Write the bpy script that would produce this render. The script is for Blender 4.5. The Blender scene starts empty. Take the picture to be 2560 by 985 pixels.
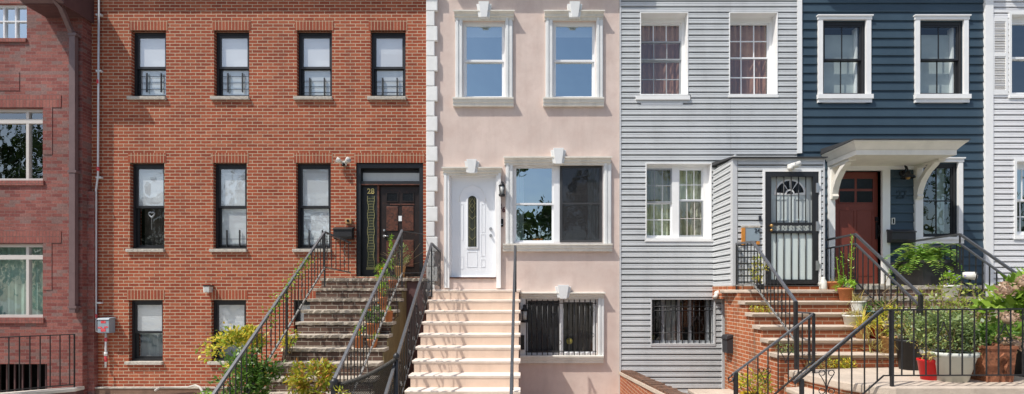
import bpy, math, random
from mathutils import Vector, Matrix
R = random.Random(11)
S = bpy.context.scene
COL = S.collection
PI = math.pi
# ------------------------------------------------------------------ survey: the camera stands 10 m in front of the facades (plane Y=0)
F, CX, CY, ZC, D0 = 1210.0, 1301.0, 730.0, 2.5, 10.0
def X(px, Y=0.0): return (px - CX) * (Y + D0) / F
def Z(py, Y=0.0): return ZC - (py - CY) * (Y + D0) / F

# ------------------------------------------------------------------ materials
MATS = {}
class NT:
    def __init__(s, name):
        s.m = bpy.data.materials.new(name); s.m.use_nodes = True
        s.t = s.m.node_tree; s.t.nodes.clear()
        s.out = s.n('ShaderNodeOutputMaterial')
    def n(s, typ, **kw):
        nd = s.t.nodes.new(typ)
        for k, v in kw.items(): setattr(nd, k, v)
        return nd
    def l(s, a, b): s.t.links.new(a, b)
    def mix(s, fac, a, b, mode='MIX'):
        nd = s.n('ShaderNodeMix', data_type='RGBA', blend_type=mode)
        for sock, v in ((0, fac), (6, a), (7, b)):
            if hasattr(v, 'links'): s.l(v, nd.inputs[sock])
            elif isinstance(v, (int, float)): nd.inputs[sock].default_value = v
            else: nd.inputs[sock].default_value = (*v, 1)
        return nd.outputs[2]
    def noise(s, scale, vec, detail=4, rough=.6):
        nd = s.n('ShaderNodeTexNoise'); nd.inputs['Scale'].default_value = scale
        nd.inputs['Detail'].default_value = detail; nd.inputs['Roughness'].default_value = rough
        s.l(vec, nd.inputs['Vector']); return nd.outputs[0]
    def pos(s): return s.n('ShaderNodeNewGeometry').outputs['Position']
    def ramp(s, fac, stops):
        nd = s.n('ShaderNodeValToRGB'); e = nd.color_ramp.elements
        while len(e) < len(stops): e.new(.5)
        for k, (p, c) in enumerate(stops):
            e[k].position = p; e[k].color = (*c, 1) if not isinstance(c, (int, float)) else (c, c, c, 1)
        s.l(fac, nd.inputs[0]); return nd.outputs[0]
    def map(s, vec, scale):
        nd = s.n('ShaderNodeMapping'); nd.inputs['Scale'].default_value = scale
        s.l(vec, nd.inputs[0]); return nd.outputs[0]
    def bump(s, h, strength, dist=.02):
        nd = s.n('ShaderNodeBump'); nd.inputs['Strength'].default_value = strength
        nd.inputs['Distance'].default_value = dist; s.l(h, nd.inputs['Height']); return nd.outputs[0]
    def finish(s, col, rough=.7, normal=None, metallic=0, spec=.5):
        b = s.n('ShaderNodeBsdfPrincipled')
        if hasattr(col, 'links'): s.l(col, b.inputs['Base Color'])
        else: b.inputs['Base Color'].default_value = (*col, 1)
        if hasattr(rough, 'links'): s.l(rough, b.inputs['Roughness'])
        else: b.inputs['Roughness'].default_value = rough
        b.inputs['Metallic'].default_value = metallic
        b.inputs['Specular IOR Level'].default_value = spec
        if normal is not None: s.l(normal, b.inputs['Normal'])
        s.l(b.outputs[0], s.out.inputs[0]); return s.m

def mat(name, col, rough=.7, var=.12, scale=4, bump=0, bscale=40, metallic=0, dirt=0, dirtcol=(.12, .1, .08), spec=.4, second=None, secfac=(.5, .65)):
    t = NT(name); p = t.pos()
    n = t.noise(scale, p, 5)
    c = t.mix(t.ramp(n, [(.3, 0.0), (.7, 1.0)]), [v * (1 - var) for v in col], [min(1, v * (1 + var)) for v in col])
    if second:
        c = t.mix(t.ramp(t.noise(scale * 2.3, p, 6, .7), [(secfac[0], 0.0), (secfac[1], 1.0)]), c, second)
    if dirt:
        d = t.ramp(t.noise(1.0, t.map(p, (3.2, 3.2, .45)), 6, .65), [(.5, 0.0), (.78, dirt)])
        c = t.mix(d, c, dirtcol, 'MIX')
    nor = t.bump(t.noise(bscale, p, 4), bump) if bump else None
    MATS[name] = t.finish(c, rough, nor, metallic, spec); return MATS[name]

def brick(name, c1, c2, mortar, w=.213, h=.067, ms=.0062, c3=None, soldier=False, var=.35, dirt=0, bumpk=.6, msm=.15, dirtcol=(.05, .045, .035)):
    t = NT(name)
    uv = t.n('ShaderNodeUVMap').outputs[0]
    v = uv
    if soldier:
        sp = t.n('ShaderNodeSeparateXYZ'); cb = t.n('ShaderNodeCombineXYZ'); t.l(uv, sp.inputs[0])
        t.l(sp.outputs[0], cb.inputs[1]); t.l(sp.outputs[1], cb.inputs[0]); v = cb.outputs[0]
    # a little wobble in the joints
    nz = t.n('ShaderNodeTexNoise'); nz.inputs['Scale'].default_value = 9; t.l(v, nz.inputs['Vector'])
    wob = t.n('ShaderNodeVectorMath', operation='SCALE'); wob.inputs['Scale'].default_value = .007
    sub = t.n('ShaderNodeVectorMath', operation='SUBTRACT'); sub.inputs[1].default_value = (.5, .5, .5)
    t.l(nz.outputs[1], sub.inputs[0]); t.l(sub.outputs[0], wob.inputs[0])
    ad = t.n('ShaderNodeVectorMath', operation='ADD'); t.l(v, ad.inputs[0]); t.l(wob.outputs[0], ad.inputs[1])
    def bt(a, b, m):
        br = t.n('ShaderNodeTexBrick', offset=(.0 if soldier else .5))
        br.inputs['Scale'].default_value = 1; br.inputs['Brick Width'].default_value = w
        br.inputs['Row Height'].default_value = h; br.inputs['Mortar Size'].default_value = ms
        br.inputs['Mortar Smooth'].default_value = msm; br.inputs['Bias'].default_value = 0
        t.l(ad.outputs[0], br.inputs['Vector'])
        for k, c in (('Color1', a), ('Color2', b), ('Mortar', m)): br.inputs[k].default_value = (*c, 1)
        return br
    br = bt(c1, c2, mortar)
    p = t.pos()
    col = br.outputs[0]
    if c3:
        col = t.mix(t.ramp(bt((0, 0, 0), (1, 1, 1), (0, 0, 0)).outputs[0], [(.72, 0.0), (.8, .75)]), col, c3)
    n1 = t.ramp(t.noise(1.1, p, 5), [(.3, 1 - var * .5), (.7, 1 + var * .2)])
    n2 = t.ramp(t.noise(28, p, 5, .7), [(.25, 1 - var), (.75, 1.1)])
    col = t.mix(1.0, col, n1, 'MULTIPLY'); col = t.mix(.8, col, n2, 'MULTIPLY')
    if dirt:
        d = t.ramp(t.noise(1.0, t.map(p, (3.5, 3.5, .5)), 6, .7), [(.5, 0.0), (.7, dirt)])
        col = t.mix(d, col, dirtcol)
    inv = t.n('ShaderNodeMath', operation='SUBTRACT'); inv.inputs[0].default_value = 1; t.l(br.outputs[1], inv.inputs[1])
    MATS[name] = t.finish(col, .85, t.bump(inv.outputs[0], bumpk, .008), 0, .25)

def glass(name, refl, tint=(.9, .94, .94), gcol=(.9, .95, 1), rough=.0, wave=.012, film=None, filmfac=0.0):
    t = NT(name); p = t.pos()
    tr = t.n('ShaderNodeBsdfTransparent'); tr.inputs[0].default_value = (*tint, 1)
    gl = t.n('ShaderNodeBsdfGlossy'); gl.inputs[0].default_value = (*gcol, 1); gl.inputs['Roughness'].default_value = rough
    t.l(t.bump(t.noise(1.7, p, 2), wave, 1.0), gl.inputs['Normal'])
    mx = t.n('ShaderNodeMixShader'); mx.inputs[0].default_value = refl
    first = tr.outputs[0]
    if film:
        df = t.n('ShaderNodeBsdfDiffuse'); df.inputs[0].default_value = (*film, 1)
        m2 = t.n('ShaderNodeMixShader'); m2.inputs[0].default_value = filmfac
        t.l(tr.outputs[0], m2.inputs[1]); t.l(df.outputs[0], m2.inputs[2]); first = m2.outputs[0]
    t.l(first, mx.inputs[1]); t.l(gl.outputs[0], mx.inputs[2]); t.l(mx.outputs[0], t.out.inputs[0])
    MATS[name] = t.m

def leafmat(name, cols, trans=.38, gloss=.03):
    t = NT(name)
    r = t.n('ShaderNodeNewGeometry').outputs['Random Per Island']
    c = t.ramp(r, [(k / max(1, len(cols) - 1), cc) for k, cc in enumerate(cols)])
    d = t.n('ShaderNodeBsdfDiffuse'); tl = t.n('ShaderNodeBsdfTranslucent'); g = t.n('ShaderNodeBsdfGlossy')
    g.inputs['Roughness'].default_value = .35
    t.l(c, d.inputs[0]); t.l(c, tl.inputs[0])
    m = t.n('ShaderNodeMixShader'); m.inputs[0].default_value = trans
    t.l(d.outputs[0], m.inputs[1]); t.l(tl.outputs[0], m.inputs[2])
    m2 = t.n('ShaderNodeMixShader'); m2.inputs[0].default_value = gloss
    t.l(m.outputs[0], m2.inputs[1]); t.l(g.outputs[0], m2.inputs[2])
    t.l(m2.outputs[0], t.out.inputs[0]); MATS[name] = t.m

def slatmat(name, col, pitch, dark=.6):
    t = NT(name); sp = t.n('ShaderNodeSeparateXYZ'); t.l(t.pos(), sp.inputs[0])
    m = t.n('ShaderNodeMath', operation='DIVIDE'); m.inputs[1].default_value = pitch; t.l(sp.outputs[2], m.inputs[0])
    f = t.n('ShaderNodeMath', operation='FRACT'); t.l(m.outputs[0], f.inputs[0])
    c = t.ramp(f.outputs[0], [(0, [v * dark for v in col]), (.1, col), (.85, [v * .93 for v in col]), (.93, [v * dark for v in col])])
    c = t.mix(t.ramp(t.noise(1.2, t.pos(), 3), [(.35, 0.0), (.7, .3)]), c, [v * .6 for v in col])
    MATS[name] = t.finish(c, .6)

brick('brick_dark', (.29, .088, .078), (.48, .185, .15), (.40, .235, .205), ms=.005, c3=(.27, .19, .175), var=.6, bumpk=1.0)
brick('brick_dark_soldier', (.34, .105, .088), (.42, .155, .125), (.26, .145, .125), soldier=True, var=.45, bumpk=1.0)
brick('brick_orange', (.45, .105, .048), (.26, .053, .029), (.62, .47, .33), ms=.0072, c3=(.52, .15, .072), var=.36, dirt=.22, dirtcol=(.16, .07, .05))
brick('brick_orange_soldier', (.40, .10, .05), (.29, .066, .036), (.56, .42, .28), soldier=True, ms=.006, var=.25)
brick('brick_brown', (.115, .072, .058), (.165, .095, .07), (.40, .36, .30), w=.215, h=.075, ms=.0055, var=.25, dirt=.15)
brick('brick_stoop', (.56, .175, .07), (.42, .115, .05), (.76, .58, .43), ms=.0068, c3=(.50, .20, .09), var=.3, dirt=.85, dirtcol=(.10, .085, .06))
brick('brick_stoop_shaded', (.36, .11, .048), (.26, .075, .035), (.44, .32, .22), ms=.0062, var=.35, dirt=.3, dirtcol=(.10, .075, .05))  # stoop brick again, darker: shade on the risers put into its colour
brick('brick_garden', (.48, .17, .08), (.36, .10, .05), (.60, .45, .33), ms=.006, var=.3)
brick('brick_coping', (.20, .12, .085), (.28, .15, .10), (.14, .10, .08), w=.11, h=.5, ms=.008, var=.4)
mat('stucco_pink', (.71, .58, .515), .9, .07, 1.3, .18, 70, dirt=.30, dirtcol=(.42, .32, .28), second=(.64, .50, .44), secfac=(.45, .70))
mat('stucco_riser', (.76, .585, .465), .85, .07, 3, .08, 70, dirt=.35, dirtcol=(.45, .33, .25))
mat('stucco_tread', (.86, .76, .67), .75, .06, 5, .05, 60, dirt=.3, dirtcol=(.5, .42, .35))
mat('cast_trim', (.76, .73, .66), .75, .06, 4, .05, 60, dirt=.42, dirtcol=(.27, .25, .21))
mat('keystone_paint', (.78, .79, .78), .7, .05, 4, .04, 60, dirt=.15, dirtcol=(.3, .28, .25))
mat('quoin_paint', (.84, .84, .82), .75, .06, 5, .1, 50, dirt=.12, dirtcol=(.4, .36, .3))
mat('stone_rough', (.50, .44, .365), .9, .16, 10, .5, 28, second=(.42, .365, .30))
mat('stone_sill', (.50, .46, .40), .9, .25, 18, .5, 40)
mat('concrete_side', (.22, .17, .085), .9, .25, 3, .3, 30, dirt=.75, dirtcol=(.085, .065, .03))
mat('sandstone', (.56, .47, .385), .9, .14, 3, .35, 34, dirt=.15, second=(.40, .32, .25), secfac=(.58, .8))
mat('concrete', (.56, .53, .48), .9, .15, 3, .3, 40)
mat('plinth_brown', (.20, .12, .085), .9, .2, 6)
mat('asphalt', (.13, .13, .13), .9, .2, 8, .4, 60)
mat('earth', (.30, .27, .22), 1, .3, 5, .5, 20)
mat('white_trim', (.88, .88, .87), .5, .03, 4)
mat('cream_trim', (.86, .82, .74), .55, .05, 4, dirt=.12)
mat('white_vinyl', (.88, .89, .90), .35, .02, 4)
mat('storm_gray', (.33, .35, .37), .45, .05, 4)
mat('taupe_frame', (.64, .60, .56), .5, .04, 4)
mat('black_frame', (.022, .023, .026), .4, .15, 8)
mat('charcoal_screen', (.05, .052, .056), .6, .08, 3)
mat('black_iron', (.018, .018, .02), .45, .3, 20, spec=.6)
mat('gray_iron', (.105, .11, .122), .42, .25, 25, spec=.7, second=(.22, .22, .235), secfac=(.55, .7))
mat('dark_rail', (.06, .063, .07), .42, .25, 25, spec=.7)
mat('worn_iron', (.30, .29, .27), .55, .4, 30, second=(.04, .04, .04), secfac=(.48, .56))
mat('silver_metal', (.55, .55, .56), .3, .1, 20, metallic=.7)
mat('gray_siding', (.61, .63, .64), .45, .07, 1.5, dirt=.22, dirtcol=(.22, .23, .24))
mat('gray_corner', (.58, .59, .60), .45, .05, 2)
mat('blue_siding', (.040, .070, .098), .5, .14, 1.2, spec=.4)
mat('white_siding', (.82, .82, .83), .5, .04, 1.5, dirt=.08)
mat('shutter_paint', (.66, .64, .61), .55, .05, 4)
mat('eave_brown', (.12, .06, .058), .55, .12, 4)
mat('pipe_brown', (.17, .11, .11), .5, .12, 5)
mat('dark_wood', (.022, .013, .011), .4, .3, 6, second=(.10, .035, .02), secfac=(.58, .8))
mat('worn_wood', (.13, .045, .026), .5, .4, 7, second=(.03, .016, .013), secfac=(.45, .65))
mat('red_door_paint', (.20, .050, .036), .38, .08, 2)
mat('white_door_paint', (.86, .88, .91), .35, .02, 2)
mat('gray_door_paint', (.58, .64, .64), .5, .04, 2)
mat('pale_panel', (.66, .74, .72), .5, .03, 2)
mat('blue_plate', (.30, .37, .42), .3, .05, 2)
mat('orange_wood', (.62, .25, .045), .5, .15, 9)
mat('brass_came', (.26, .24, .11), .35, .1, 9)
mat('gold_paint', (.62, .52, .20), .35, .08, 9)
mat('dark_number', (.10, .035, .035), .4, .1, 9)
mat('navy_number', (.018, .034, .048), .35, .1, 9)
mat('black_number', (.03, .035, .045), .4, .1, 9)
mat('meter_gray', (.30, .36, .41), .45, .06, 5)
mat('red_label', (.70, .035, .05), .5, .1, 40, second=(.8, .5, .5), secfac=(.55, .6))
mat('white_pipe', (.72, .72, .72), .4, .06, 9)
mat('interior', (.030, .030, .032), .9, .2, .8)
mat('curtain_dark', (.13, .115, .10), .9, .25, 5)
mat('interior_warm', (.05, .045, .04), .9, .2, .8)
mat('shade_white', (.92, .94, .94), .8, .03, 2)
mat('shade_teal', (.62, .76, .76), .8, .18, 5)
mat('shade_gray', (.42, .46, .45), .8, .1, 3)
mat('curtain_rose', (.52, .29, .19), .9, .15, 5)
mat('curtain_olive', (.70, .71, .50), .9, .15, 5)
mat('curtain_sage', (.50, .66, .60), .9, .12, 5)
mat('curtain_pale', (.75, .86, .86), .9, .08, 5)
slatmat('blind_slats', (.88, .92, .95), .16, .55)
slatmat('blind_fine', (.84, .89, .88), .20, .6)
mat('terracotta', (.50, .185, .075), .8, .15, 9, .1, 60)
mat('terracotta_old', (.34, .135, .07), .85, .3, 9, .5, 24, second=(.16, .07, .04), secfac=(.52, .62))
mat('pot_white', (.68, .68, .63), .5, .06, 9)
mat('pot_bone', (.58, .60, .55), .5, .06, 6, dirt=.2)
mat('pot_tan', (.50, .28, .12), .7, .1, 9)
mat('pot_black', (.022, .022, .024), .5, .1, 9)
mat('pot_charcoal', (.04, .04, .045), .5, .1, 9)
mat('pot_red', (.62, .012, .016), .35, .06, 9)
mat('pot_yellow', (.62, .42, .02), .3, .1, 9)
mat('pot_teal', (.02, .07, .075), .3, .1, 9)
mat('soil', (.035, .025, .018), 1, .3, 20, .8, 40)
mat('bark', (.10, .07, .05), .95, .3, 12, .6, 20)
mat('dry_stem', (.34, .24, .14), .9, .2, 9)
mat('lamp_black', (.015, .015, .017), .4, .1, 9)
mat('lamp_brass', (.42, .25, .09), .35, .1, 9, metallic=.5)
mat('lamp_white', (.74, .73, .68), .45, .05, 9)
mat('lens_dark', (.01, .01, .012), .15, .05, 9)
mat('frosted', (.55, .56, .54), .4, .05, 9)
mat('green_glass', (.04, .042, .03), .12, .35, 14)
mat('lattice_glass', (.06, .068, .05), .15, .3, 18)
mat('mesh_dark', (.055, .05, .044), .9, .35, 60, .8, 90, second=(.20, .19, .165), secfac=(.5, .62))
mat('heart_white', (.50, .53, .54), .6, .05, 9)
mat('fruit_orange', (.75, .26, .06), .5, .1, 9)
mat('yellow_cloth', (.70, .60, .14), .6, .1, 9)
glass('glass_blue', .62, gcol=(.66, .80, .86), wave=.012)
glass('glass_mirror', .55, gcol=(.85, .95, 1.0), wave=.01)
glass('glass_soft', .20, wave=.02, film=(.95, .97, .98), filmfac=.55)  # white haze mixed into the pane to brighten the window
glass('glass_marble', .17, wave=.02, gcol=(.95, 1, 1), film=(.88, .93, .97), filmfac=.5)  # pale haze in this pane too, added so the blinds look brighter
glass('glass_dark', .22, tint=(.8, .85, .84), wave=.015)
glass('glass_dim', .06, tint=(.75, .75, .74), wave=.01)
glass('glass_clear', .10, wave=.015)
glass('glass_storm', .12, tint=(.68, .68, .69), wave=.02)
glass('glass_screen', .03, tint=(.45, .46, .48), wave=.01, film=(.07, .07, .075), filmfac=.5)
leafmat('leaf_yellow', [(0.155, 0.264, 0.031), (0.372, 0.465, 0.046), (0.713, 0.651, 0.078), (0.850, 0.620, 0.093), (0.248, 0.372, 0.046)])
leafmat('leaf_green', [(.20, .30, .05), (.14, .25, .04), (0.046, 0.116, 0.023), (0.109, 0.232, 0.039), (0.186, 0.341, 0.062), (0.078, 0.171, 0.031)])
leafmat('leaf_bright', [(0.155, 0.341, 0.031), (0.310, 0.527, 0.046), (0.465, 0.651, 0.078), (0.217, 0.403, 0.046)])
leafmat('leaf_sage', [(.40, .46, .16), (.30, .40, .12), (0.155, 0.232, 0.093), (0.264, 0.357, 0.155), (0.341, 0.419, 0.202), (0.202, 0.279, 0.109)])
leafmat('leaf_autumn', [(0.248, 0.341, 0.031), (0.527, 0.558, 0.046), (0.651, 0.279, 0.093), (0.465, 0.465, 0.046), (0.155, 0.232, 0.031), (0.698, 0.620, 0.078)])
leafmat('leaf_dry', [(0.465, 0.357, 0.124), (0.620, 0.496, 0.186), (0.372, 0.388, 0.109), (0.527, 0.434, 0.217)])
leafmat('leaf_gold', [(0.698, 0.620, 0.062), (0.465, 0.527, 0.078), (0.850, 0.651, 0.124), (0.620, 0.341, 0.093)])
leafmat('leaf_fern', [(.44, .52, .12), (.40, .52, .12), (.30, .46, .10), (.24, .42, .08), (0.124, 0.279, 0.046), (0.217, 0.419, 0.078), (0.341, 0.542, 0.109), (0.155, 0.310, 0.046)])
leafmat('leaf_hydrangea', [(.42, .58, .09), (.36, .54, .08), (.24, .40, .05), (.32, .46, .07), (.10, .20, .025), (.17, .30, .04), (.26, .40, .06), (.12, .24, .03)])
leafmat('leaf_wild', [(.26, .36, .06), (.38, .42, .08), (.20, .30, .05), (.46, .44, .12), (.30, .42, .07)])
leafmat('leaf_tree', [(0.030, 0.055, 0.012), (0.050, 0.090, 0.020), (0.080, 0.130, 0.030)])
leafmat('petal_orange', [(.85, .22, .01), (.9, .35, .02), (.7, .08, .02)], .3)
leafmat('petal_pink', [(.55, .30, .24), (.52, .40, .26), (.60, .42, .32), (.42, .34, .18)], .3)
leafmat('petal_purple', [(.28, .18, .65), (.45, .38, .75), (.35, .2, .6)], .3)

# ------------------------------------------------------------------ mesh builder
class MB:
    def __init__(s): s.v = []; s.f = []; s.sm = []
    def add(s, pts, faces, smooth=False):
        o = len(s.v); s.v += [tuple(p) for p in pts]
        for f in faces: s.f.append([o + k for k in f]); s.sm.append(smooth)
        return s
    def box(s, x0, x1, y0, y1, z0, z1):
        x0, x1 = min(x0, x1), max(x0, x1); y0, y1 = min(y0, y1), max(y0, y1); z0, z1 = min(z0, z1), max(z0, z1)
        return s.add([(x0, y0, z0), (x1, y0, z0), (x1, y1, z0), (x0, y1, z0), (x0, y0, z1), (x1, y0, z1), (x1, y1, z1), (x0, y1, z1)],
              [(0, 3, 2, 1), (4, 5, 6, 7), (0, 1, 5, 4), (1, 2, 6, 5), (2, 3, 7, 6), (3, 0, 4, 7)])
    def quad(s, a, b, c, d, smooth=False): return s.add([a, b, c, d], [(0, 1, 2, 3)], smooth)
    def ring(s, x0, x1, z0, z1, w, y0, y1, wb=None, wt=None):
        wb = w if wb is None else wb; wt = w if wt is None else wt
        s.box(x0, x0 + w, y0, y1, z0, z1); s.box(x1 - w, x1, y0, y1, z0, z1)
        s.box(x0 + w, x1 - w, y0, y1, z0, z0 + wb); s.box(x0 + w, x1 - w, y0, y1, z1 - wt, z1); return s
    def prism(s, pts, a, b, axis='y'):
        n = len(pts)
        def P(p, t):
            if axis == 'y': return (p[0], t, p[1])
            if axis == 'x': return (t, p[0], p[1])
            return (p[0], p[1], t)
        return s.add([P(p, a) for p in pts] + [P(p, b) for p in pts],
              [list(range(n))[::-1], list(range(n, 2 * n))] + [(k, (k + 1) % n, n + (k + 1) % n, n + k) for k in range(n)])
    def tube(s, pts, r, n=6, r2=None, smooth=True):
        pts = [Vector(p) for p in pts]; m = len(pts); vs = []
        for i, p in enumerate(pts):
            t = (pts[min(i + 1, m - 1)] - pts[max(i - 1, 0)]).normalized()
            a = t.cross(Vector((0, 0, 1)));
            if a.length < .05: a = t.cross(Vector((0, 1, 0)))
            a.normalize(); b = a.cross(t).normalized()
            rr = r if r2 is None else r + (r2 - r) * i / max(1, m - 1)
            for k in range(n):
                th = 2 * PI * (k + .5) / n
                vs.append(p + a * (math.cos(th) * rr) + b * (math.sin(th) * rr))
        fs = [(i * n + k, i * n + (k + 1) % n, (i + 1) * n + (k + 1) % n, (i + 1) * n + k) for i in range(m - 1) for k in range(n)]
        fs += [list(range(n))[::-1], list(range((m - 1) * n, m * n))]
        return s.add(vs, fs, smooth and n > 4)
    def lathe(s, prof, c, n=20, sq=False, rot=0.0):
        vs = []
        for r, z in prof:
            for k in range(n):
                th = 2 * PI * k / n + rot
                vs.append((c[0] + r * math.cos(th), c[1] + r * math.sin(th), c[2] + z))
        m = len(prof)
        fs = [(i * n + k, i * n + (k + 1) % n, (i + 1) * n + (k + 1) % n, (i + 1) * n + k) for i in range(m - 1) for k in range(n)]
        fs += [list(range(n))[::-1], list(range((m - 1) * n, m * n))]
        return s.add(vs, fs, n > 6)
    def ball(s, c, r, n=10, sz=1.0):
        prof = [(r * math.sin(PI * k / 6) + 1e-4, -r * sz * math.cos(PI * k / 6)) for k in range(7)]
        return s.lathe(prof, c, n)
    def disc_y(s, c, r, y0, y1, n=16):
        return s.prism([(c[0] + r * math.cos(2 * PI * k / n), c[1] + r * math.sin(2 * PI * k / n)) for k in range(n)], y0, y1, 'y')
    def wall(s, x0, x1, z0, z1, y, ops, depth):
        xs = sorted({x0, x1} | {v for o in ops for v in o[:2] if x0 < v < x1}); zs = sorted({z0, z1} | {v for o in ops for v in o[2:4] if z0 < v < z1})
        inside = lambda x, z: any(o[0] < x < o[1] and o[2] < z < o[3] for o in ops)
        for a, b in zip(xs, xs[1:]):
            run = None
            for c, d in zip(zs, zs[1:]):
                if inside((a + b) / 2, (c + d) / 2): continue
                s.quad((a, y, c), (b, y, c), (b, y, d), (a, y, d))
        for (a, b, c, d) in [o[:4] for o in ops]:
            e = y + depth
            s.quad((a, y, c), (a, y, d), (a, e, d), (a, e, c)); s.quad((b, y, d), (b, y, c), (b, e, c), (b, e, d))
            s.quad((a, y, d), (b, y, d), (b, e, d), (a, e, d)); s.quad((a, y, c), (a, e, c), (b, e, c), (b, y, c))
        s.quad((x0, y, z0), (x0, y, z1), (x0, y + depth, z1), (x0, y + depth, z0)); s.quad((x1, y, z1), (x1, y, z0), (x1, y + depth, z0), (x1, y + depth, z1))
        return s
    def siding(s, u0, u1, z0, z1, pitch, prof, ops, place, zref=0.0):
        """lap boards: prof = [(height fraction, out)], place(u, out, z) -> point"""
        k0 = math.floor((z0 - zref) / pitch); k1 = math.ceil((z1 - zref) / pitch)
        for k in range(k0, k1):
            a, b = zref + k * pitch, zref + (k + 1) * pitch
            cuts = sorted({max(a, z0), min(b, z1)} | {v for o in ops for v in o[2:4] if max(a, z0) < v < min(b, z1)})
            for c, d in zip(cuts, cuts[1:]):
                if d - c < 1e-4: continue
                mid = (c + d) / 2
                bl = sorted([(o[0], o[1]) for o in ops if o[2] < mid < o[3]])
                segs = []; cur = u0
                for p, q in bl:
                    if p > cur: segs.append((cur, min(p, u1)))
                    cur = max(cur, q)
                if cur < u1: segs.append((cur, u1))
                def out(fr):
                    for (f0, o0), (f1, o1) in zip(prof, prof[1:]):
                        if f0 <= fr <= f1: return o0 + (o1 - o0) * (fr - f0) / (f1 - f0 + 1e-9)
                    return prof[-1][1]
                zz = [c] + [a + f * pitch for f, _ in prof if c < a + f * pitch < d] + [d]
                for p, q in segs:
                    if q - p < 1e-4: continue
                    for e, g in zip(zz, zz[1:]):
                        oe, og = out((e - a) / pitch), out((g - a) / pitch - 1e-7)
                        s.quad(place(p, oe, e), place(q, oe, e), place(q, og, g), place(p, og, g))
                    o0 = out((c - a) / pitch)
                    s.quad(place(p, prof[-1][1], c), place(q, prof[-1][1], c), place(q, o0, c), place(p, o0, c))
        return s
    def leaf(s, p, d, L, W, roll=0.0):
        p = Vector(p); d = Vector(d).normalized()
        a = d.cross(Vector((0, 0, 1)))
        if a.length < .1: a = Vector((1, 0, 0))
        a.normalize(); b = a.cross(d); a = a * math.cos(roll) + b * math.sin(roll)
        return s.add([p, p + d * L * .45 + a * W * .5, p + d * L, p + d * L * .45 - a * W * .5], [(0, 1, 2, 3)])
    def blade(s, p, d, L, W, droop, n=5):
        p = Vector(p); d = Vector(d).normalized(); h = d.cross(Vector((0, 0, 1)))
        if h.length < .1: h = Vector((R.uniform(-1, 1), R.uniform(-1, 1), 0))
        h.normalize(); vs = []
        q = p.copy(); dd = d.copy()
        for i in range(n + 1):
            w = W * (1 - (i / n) ** 1.6) * .5 + .001
            vs += [q + h * w, q - h * w]; q = q + dd * (L / n); dd = (dd + Vector((0, 0, -droop / n))).normalized()
        return s.add(vs, [(2 * i, 2 * i + 1, 2 * i + 3, 2 * i + 2) for i in range(n)])
    def obj(s, name, m, loc=(0, 0, 0)):
        me = bpy.data.meshes.new(name); L = Vector(loc)
        me.from_pydata([Vector(v) - L for v in s.v], [], s.f)
        uv = me.uv_layers.new(name='UVMap'); V = s.v
        for poly in me.polygons:
            n = poly.normal; ax = max(range(3), key=lambda k: abs(n[k]) * (1.02 if k == 1 else 1))
            i0, i1 = ((1, 2), (0, 2), (0, 1))[ax]
            for li in poly.loop_indices:
                co = V[me.loops[li].vertex_index]; uv.data[li].uv = (co[i0], co[i1])
        if any(s.sm): me.polygons.foreach_set('use_smooth', s.sm)
        me.materials.append(MATS[m] if isinstance(m, str) else m)
        o = bpy.data.objects.new(name, me); COL.objects.link(o); return o

OFF = {}
def props(o, label, cat, group=None):
    o['label'] = label; o['category'] = cat
    if group: o['group'] = group
def thing(name, label, cat, loc, group=None):
    o = bpy.data.objects.new(name, None); COL.objects.link(o); o.location = loc; o.empty_display_size = .2
    OFF[o.name] = Vector(loc); props(o, label, cat, group); return o
def part(mb, name, m, parent, label=None, bevel=0, stuff=False):
    L = OFF[parent.name]; o = mb.obj(name, m, L); o.parent = parent; OFF[o.name] = L
    if label: o['label'] = label
    if stuff: o['kind'] = 'stuff'
    if bevel:
        b = o.modifiers.new('Bevel', 'BEVEL'); b.width = bevel; b.segments = 2; b.limit_method = 'ANGLE'
    return o
def solo(mb, name, m, label, cat, loc, group=None, bevel=0):
    o = mb.obj(name, m, loc); o.location = loc; OFF[o.name] = Vector(loc); props(o, label, cat, group)
    if bevel:
        b = o.modifiers.new('Bevel', 'BEVEL'); b.width = bevel; b.segments = 2; b.limit_method = 'ANGLE'
    return o
def struct(mb, name, m):
    o = mb.obj(name, m); o['kind'] = 'structure'; return o
def text_mb(txt, size, cx, cz, y, depth=.008, sx=1.0, bold=0.0):
    cu = bpy.data.curves.new('lettering', 'FONT'); cu.body = txt; cu.size = size; cu.align_x = 'CENTER'; cu.extrude = depth / 2; cu.offset = bold
    o = bpy.data.objects.new('lettering', cu); COL.objects.link(o)
    me = bpy.data.meshes.new_from_object(o.evaluated_get(bpy.context.evaluated_depsgraph_get()))
    mb = MB(); vs = [(cx + v.co.x * sx, y - v.co.z, cz + v.co.y - size * .35) for v in me.vertices]
    mb.add(vs, [list(p.vertices) for p in me.polygons])
    bpy.data.objects.remove(o); bpy.data.curves.remove(cu); bpy.data.meshes.remove(me)
    return mb

# ------------------------------------------------------------------ ground
struct(MB().quad((-90, -200, 0), (90, -200, 0), (90, 200, 0), (-90, 200, 0)), 'ground', 'earth')
struct(MB().box(-60, 60, -7.6, -4.9, -.1, .012), 'pavement', 'concrete')
struct(MB().box(-60, 60, -7.78, -7.6, -.15, .02), 'kerb', 'stone_sill')
struct(MB().quad((-60, -17.0, .006), (60, -17.0, .006), (60, -7.78, .006), (-60, -7.78, .006)), 'road', 'asphalt')
struct(MB().box(-60, 60, -20.5, -17.0, -.1, .13), 'far_pavement', 'concrete')
struct(MB().box(-8.86, -4.05, -4.9, .0, -.1, .40), 'front_yard', 'concrete')
struct(MB().box(.02, 1.94, -4.9, .0, -.1, .10), 'areaway', 'concrete')

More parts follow.
